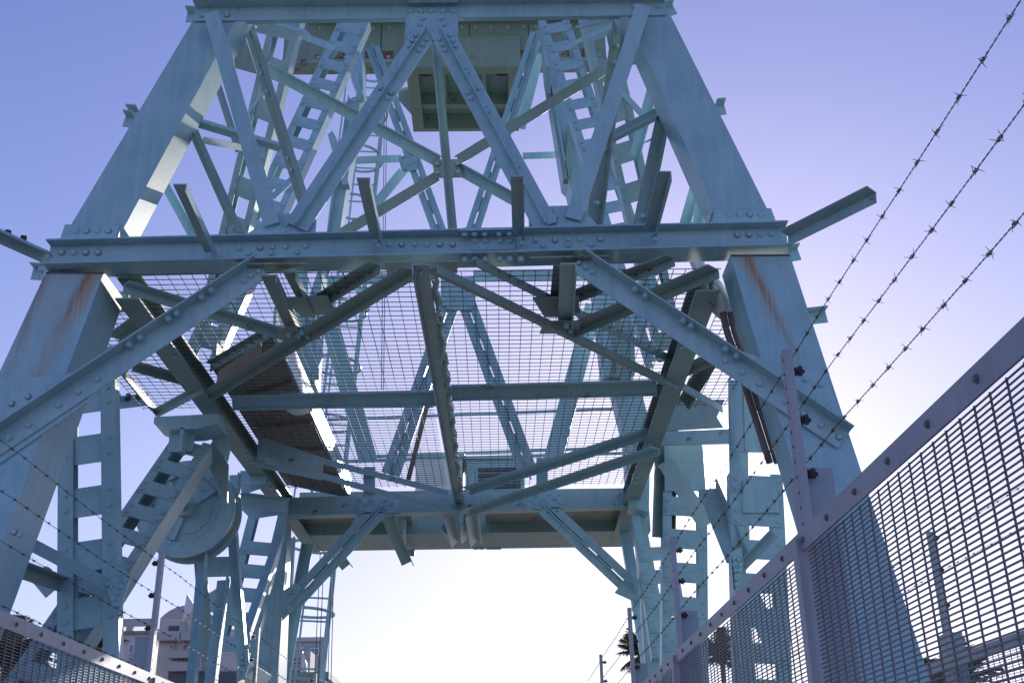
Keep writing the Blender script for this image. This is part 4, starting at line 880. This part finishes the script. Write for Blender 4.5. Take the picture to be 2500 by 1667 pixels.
# roof pergola beams with openings
bbox('pergola_beam', -260, 440, 360, 512, 90.4, .5, 'wallg', BA); bbox('pergola_post', 40, 512, 108, 590, 90.42, .4, 'wallg', BA); bbox('pergola_post', -200, 512, -100, 590, 90.42, .4, 'wallg', BA)
bbox('parapet', -260, 580, 330, 606, 90.2, .3, 'rusty', BA)
bbox('penthouse', 430, 430, 1060, 600, 91, 8, 'wall', BA)
bbox('penthouse', 1060, 560, 1290, 600, 91, 8, 'rusty', BA)
# curved roof
pts = [bp(430+630*k/12, 430-150*math.sin(math.pi*k/12)**.8, 91.0) for k in range(13)]
MB().prism(pts, (0, 8, 0)).build('roof', 'wallg', BA)
for k in range(5):
    a = bp(525, 520+k*16, 90.95); b_ = bp(655, 528+k*16, 90.95); MB().box((a.x, 90.9, b_.z), (b_.x, 90.99, a.z)).build('louvre', 'slat', BA)
a = [bp(735, 145, 89.5), bp(830, 300, 89.5), bp(680, 475, 89.5)]; MB().prism(a, (0, .5, 0)).build('roof_fin', 'white', BA)
bbox('wall_fin', 655, 470, 690, 800, 90.0, .5, 'wallg', BA)
for x0_, x1_ in ((75, 300), (1100, 1270)): window(x0_, 728, x1_, 835, 90.45, BA, 4)
window(535, 725, 580, 790, 90.45, BA, 1); window(700, 715, 760, 790, 90.45, BA, 2)
for (x0_, y0_, x1_, y1_) in ((60, 845, 300, 890), (520, 800, 800, 880), (380, 600, 660, 680), (660, 585, 810, 680), (520, 935, 900, 1030)):
    bbox('balcony', x0_, y0_, x1_, y1_, 89.3, 1.15, 'wallg', BA)
window(560, 888, 720, 935, 90.45, BA, 3); window(60, 905, 220, 950, 90.45, BA, 3)
for k in range(5):
    a = bp(525, 1050+k*32, 89.9); b_ = bp(1300, 1064+k*32, 89.9); MB().box((a.x, 89.85, b_.z), (b_.x, 89.95, a.z)).build('louvre', 'slat', BA)
bbox('low_wing', 520, 1035, 1300, 1400, 89.96, .5, 'wallg', BA, -.6)
BB = empty('apartment_block', (-15, 90, -.6), 'grey rendered apartment block with louvred balconies standing behind the ladder', 'building')
bbox('wall', 1860, 650, 2275, 1300, 90, 2.5, 'wallg', BB, -.6); bbox('parapet', 1850, 650, 2276, 690, 89.7, .28, 'wall', BB)
window(1890, 755, 1950, 790, 89.95, BB, 2); window(2000, 755, 2080, 790, 89.95, BB, 2); window(2150, 770, 2250, 860, 89.95, BB, 2)
bbox('low_wing', 1800, 810, 2130, 1300, 86, 3.9, 'wallg', BB, -.6)
for k in range(5):
    a = bp(1830, 890+k*48, 85.9); b_ = bp(1950, 905+k*48, 85.9); MB().box((a.x, 85.9, b_.z), (b_.x, 85.99, a.z)).build('louvre', 'slat', BB)
    a = bp(1970, 890+k*48, 85.9); MB().box((a.x, 85.9, b_.z), (a.x+.4, 85.99, a.z)).build('louvre', 'slat', BB)
MB().prism([bp(2060, 805, 85), bp(2110, 950, 85), bp(2115, 1080, 85), bp(2040, 1080, 85)], (0, .3, 0)).build('wall_fin', 'white', BB)
BC = empty('low_pavilion', (-12.8, 60, -.6), 'low green roofed pavilion edge at the foot of the ladder', 'building')
a = p('S', 690, 1650, Y=60); b_ = p('S', 800, 1660, Y=60)
MB().box((a.x, 60, -.6), (b_.x, 66, a.z-.2)).build('wall', 'wallg', BC); MB().box((a.x-.3, 59.6, a.z-.2), (b_.x+.1, 66.4, a.z+.15)).build('roof', 'green', BC)
# ================================================================ PALMS
def palm(px, top_y, Y, size, lab, seed, n=26, dry=False):
    rnd = random.Random(seed); c = p('S', px, top_y, Y=Y); base = Vector((c.x, Y, -.6))
    E = empty('palm_tree', base, lab, 'palm tree', 'palms beyond the tower')
    mb = MB(); k = 8
    prev = base; 
    for i in range(k):
        q = base.lerp(c, (i+1)/k)+Vector((.1*math.sin(i), 0, 0)) if i < k-1 else c
        mb.rod(prev, q, size*(.09-.004*i), 10, size*(.085-.004*i)); prev = q
    mb.build('trunk', 'bark', E)
    mes = []
    for v_ in range(3):
        mb = MB(); L_ = size*rnd.uniform(.9, 1.1); sp_ = [Vector((L_*t_/10*(1-.02*t_), 0, L_*(.28*t_/10-.055*(t_/10*2.4)**2))) for t_ in range(11)]
        mb.path(sp_, .02*size, 4)
        for t_ in range(1, 40):
            f = t_/40*10; i = min(int(f), 9); q = sp_[i].lerp(sp_[i+1], f-i); ln = size*.42*math.sin(math.pi*min(1, (f+1.5)/11.5))**.7*rnd.uniform(.8, 1.1)
            for s_ in (-1, 1):
                tip = q+Vector((ln*.55, s_*ln*.75, -ln*rnd.uniform(.15, .5))); wv = Vector((.035*size, 0, 0))
                mb.add([q-wv*.5, q+wv, tip], [(0, 1, 2)])
        me_ = bpy.data.meshes.new('frond'); me_.from_pydata([tuple(x) for x in mb.v], [], mb.f); me_.materials.append(M['palm' if v_ < 2 else 'palmd']); mes.append(me_)
    for i in range(n):
        el = rnd.uniform(-1.25, .75); o = link('frond', mes[2 if el > .35 else rnd.randrange(2)], c, E, (0, el, i*2.399+rnd.uniform(-.2, .2)))
palm(1572, 1600, 26, .85, 'palm with drooping fronds just behind the right rear column', 3)
palm(1765, 1612, 22, .8, 'palm seen through the right mesh, with upright leaf tuft', 5, 13)
palm(20, 1600, 26, 1.2, 'palm at the far left edge behind the left mesh fence', 8)
palm(228, 1580, 40, 1.6, 'small palm crown peeking between the left battened columns', 11)
palm(2330, 1690, 24, 1.3, 'palm low behind the outer fence at the bottom right', 14)
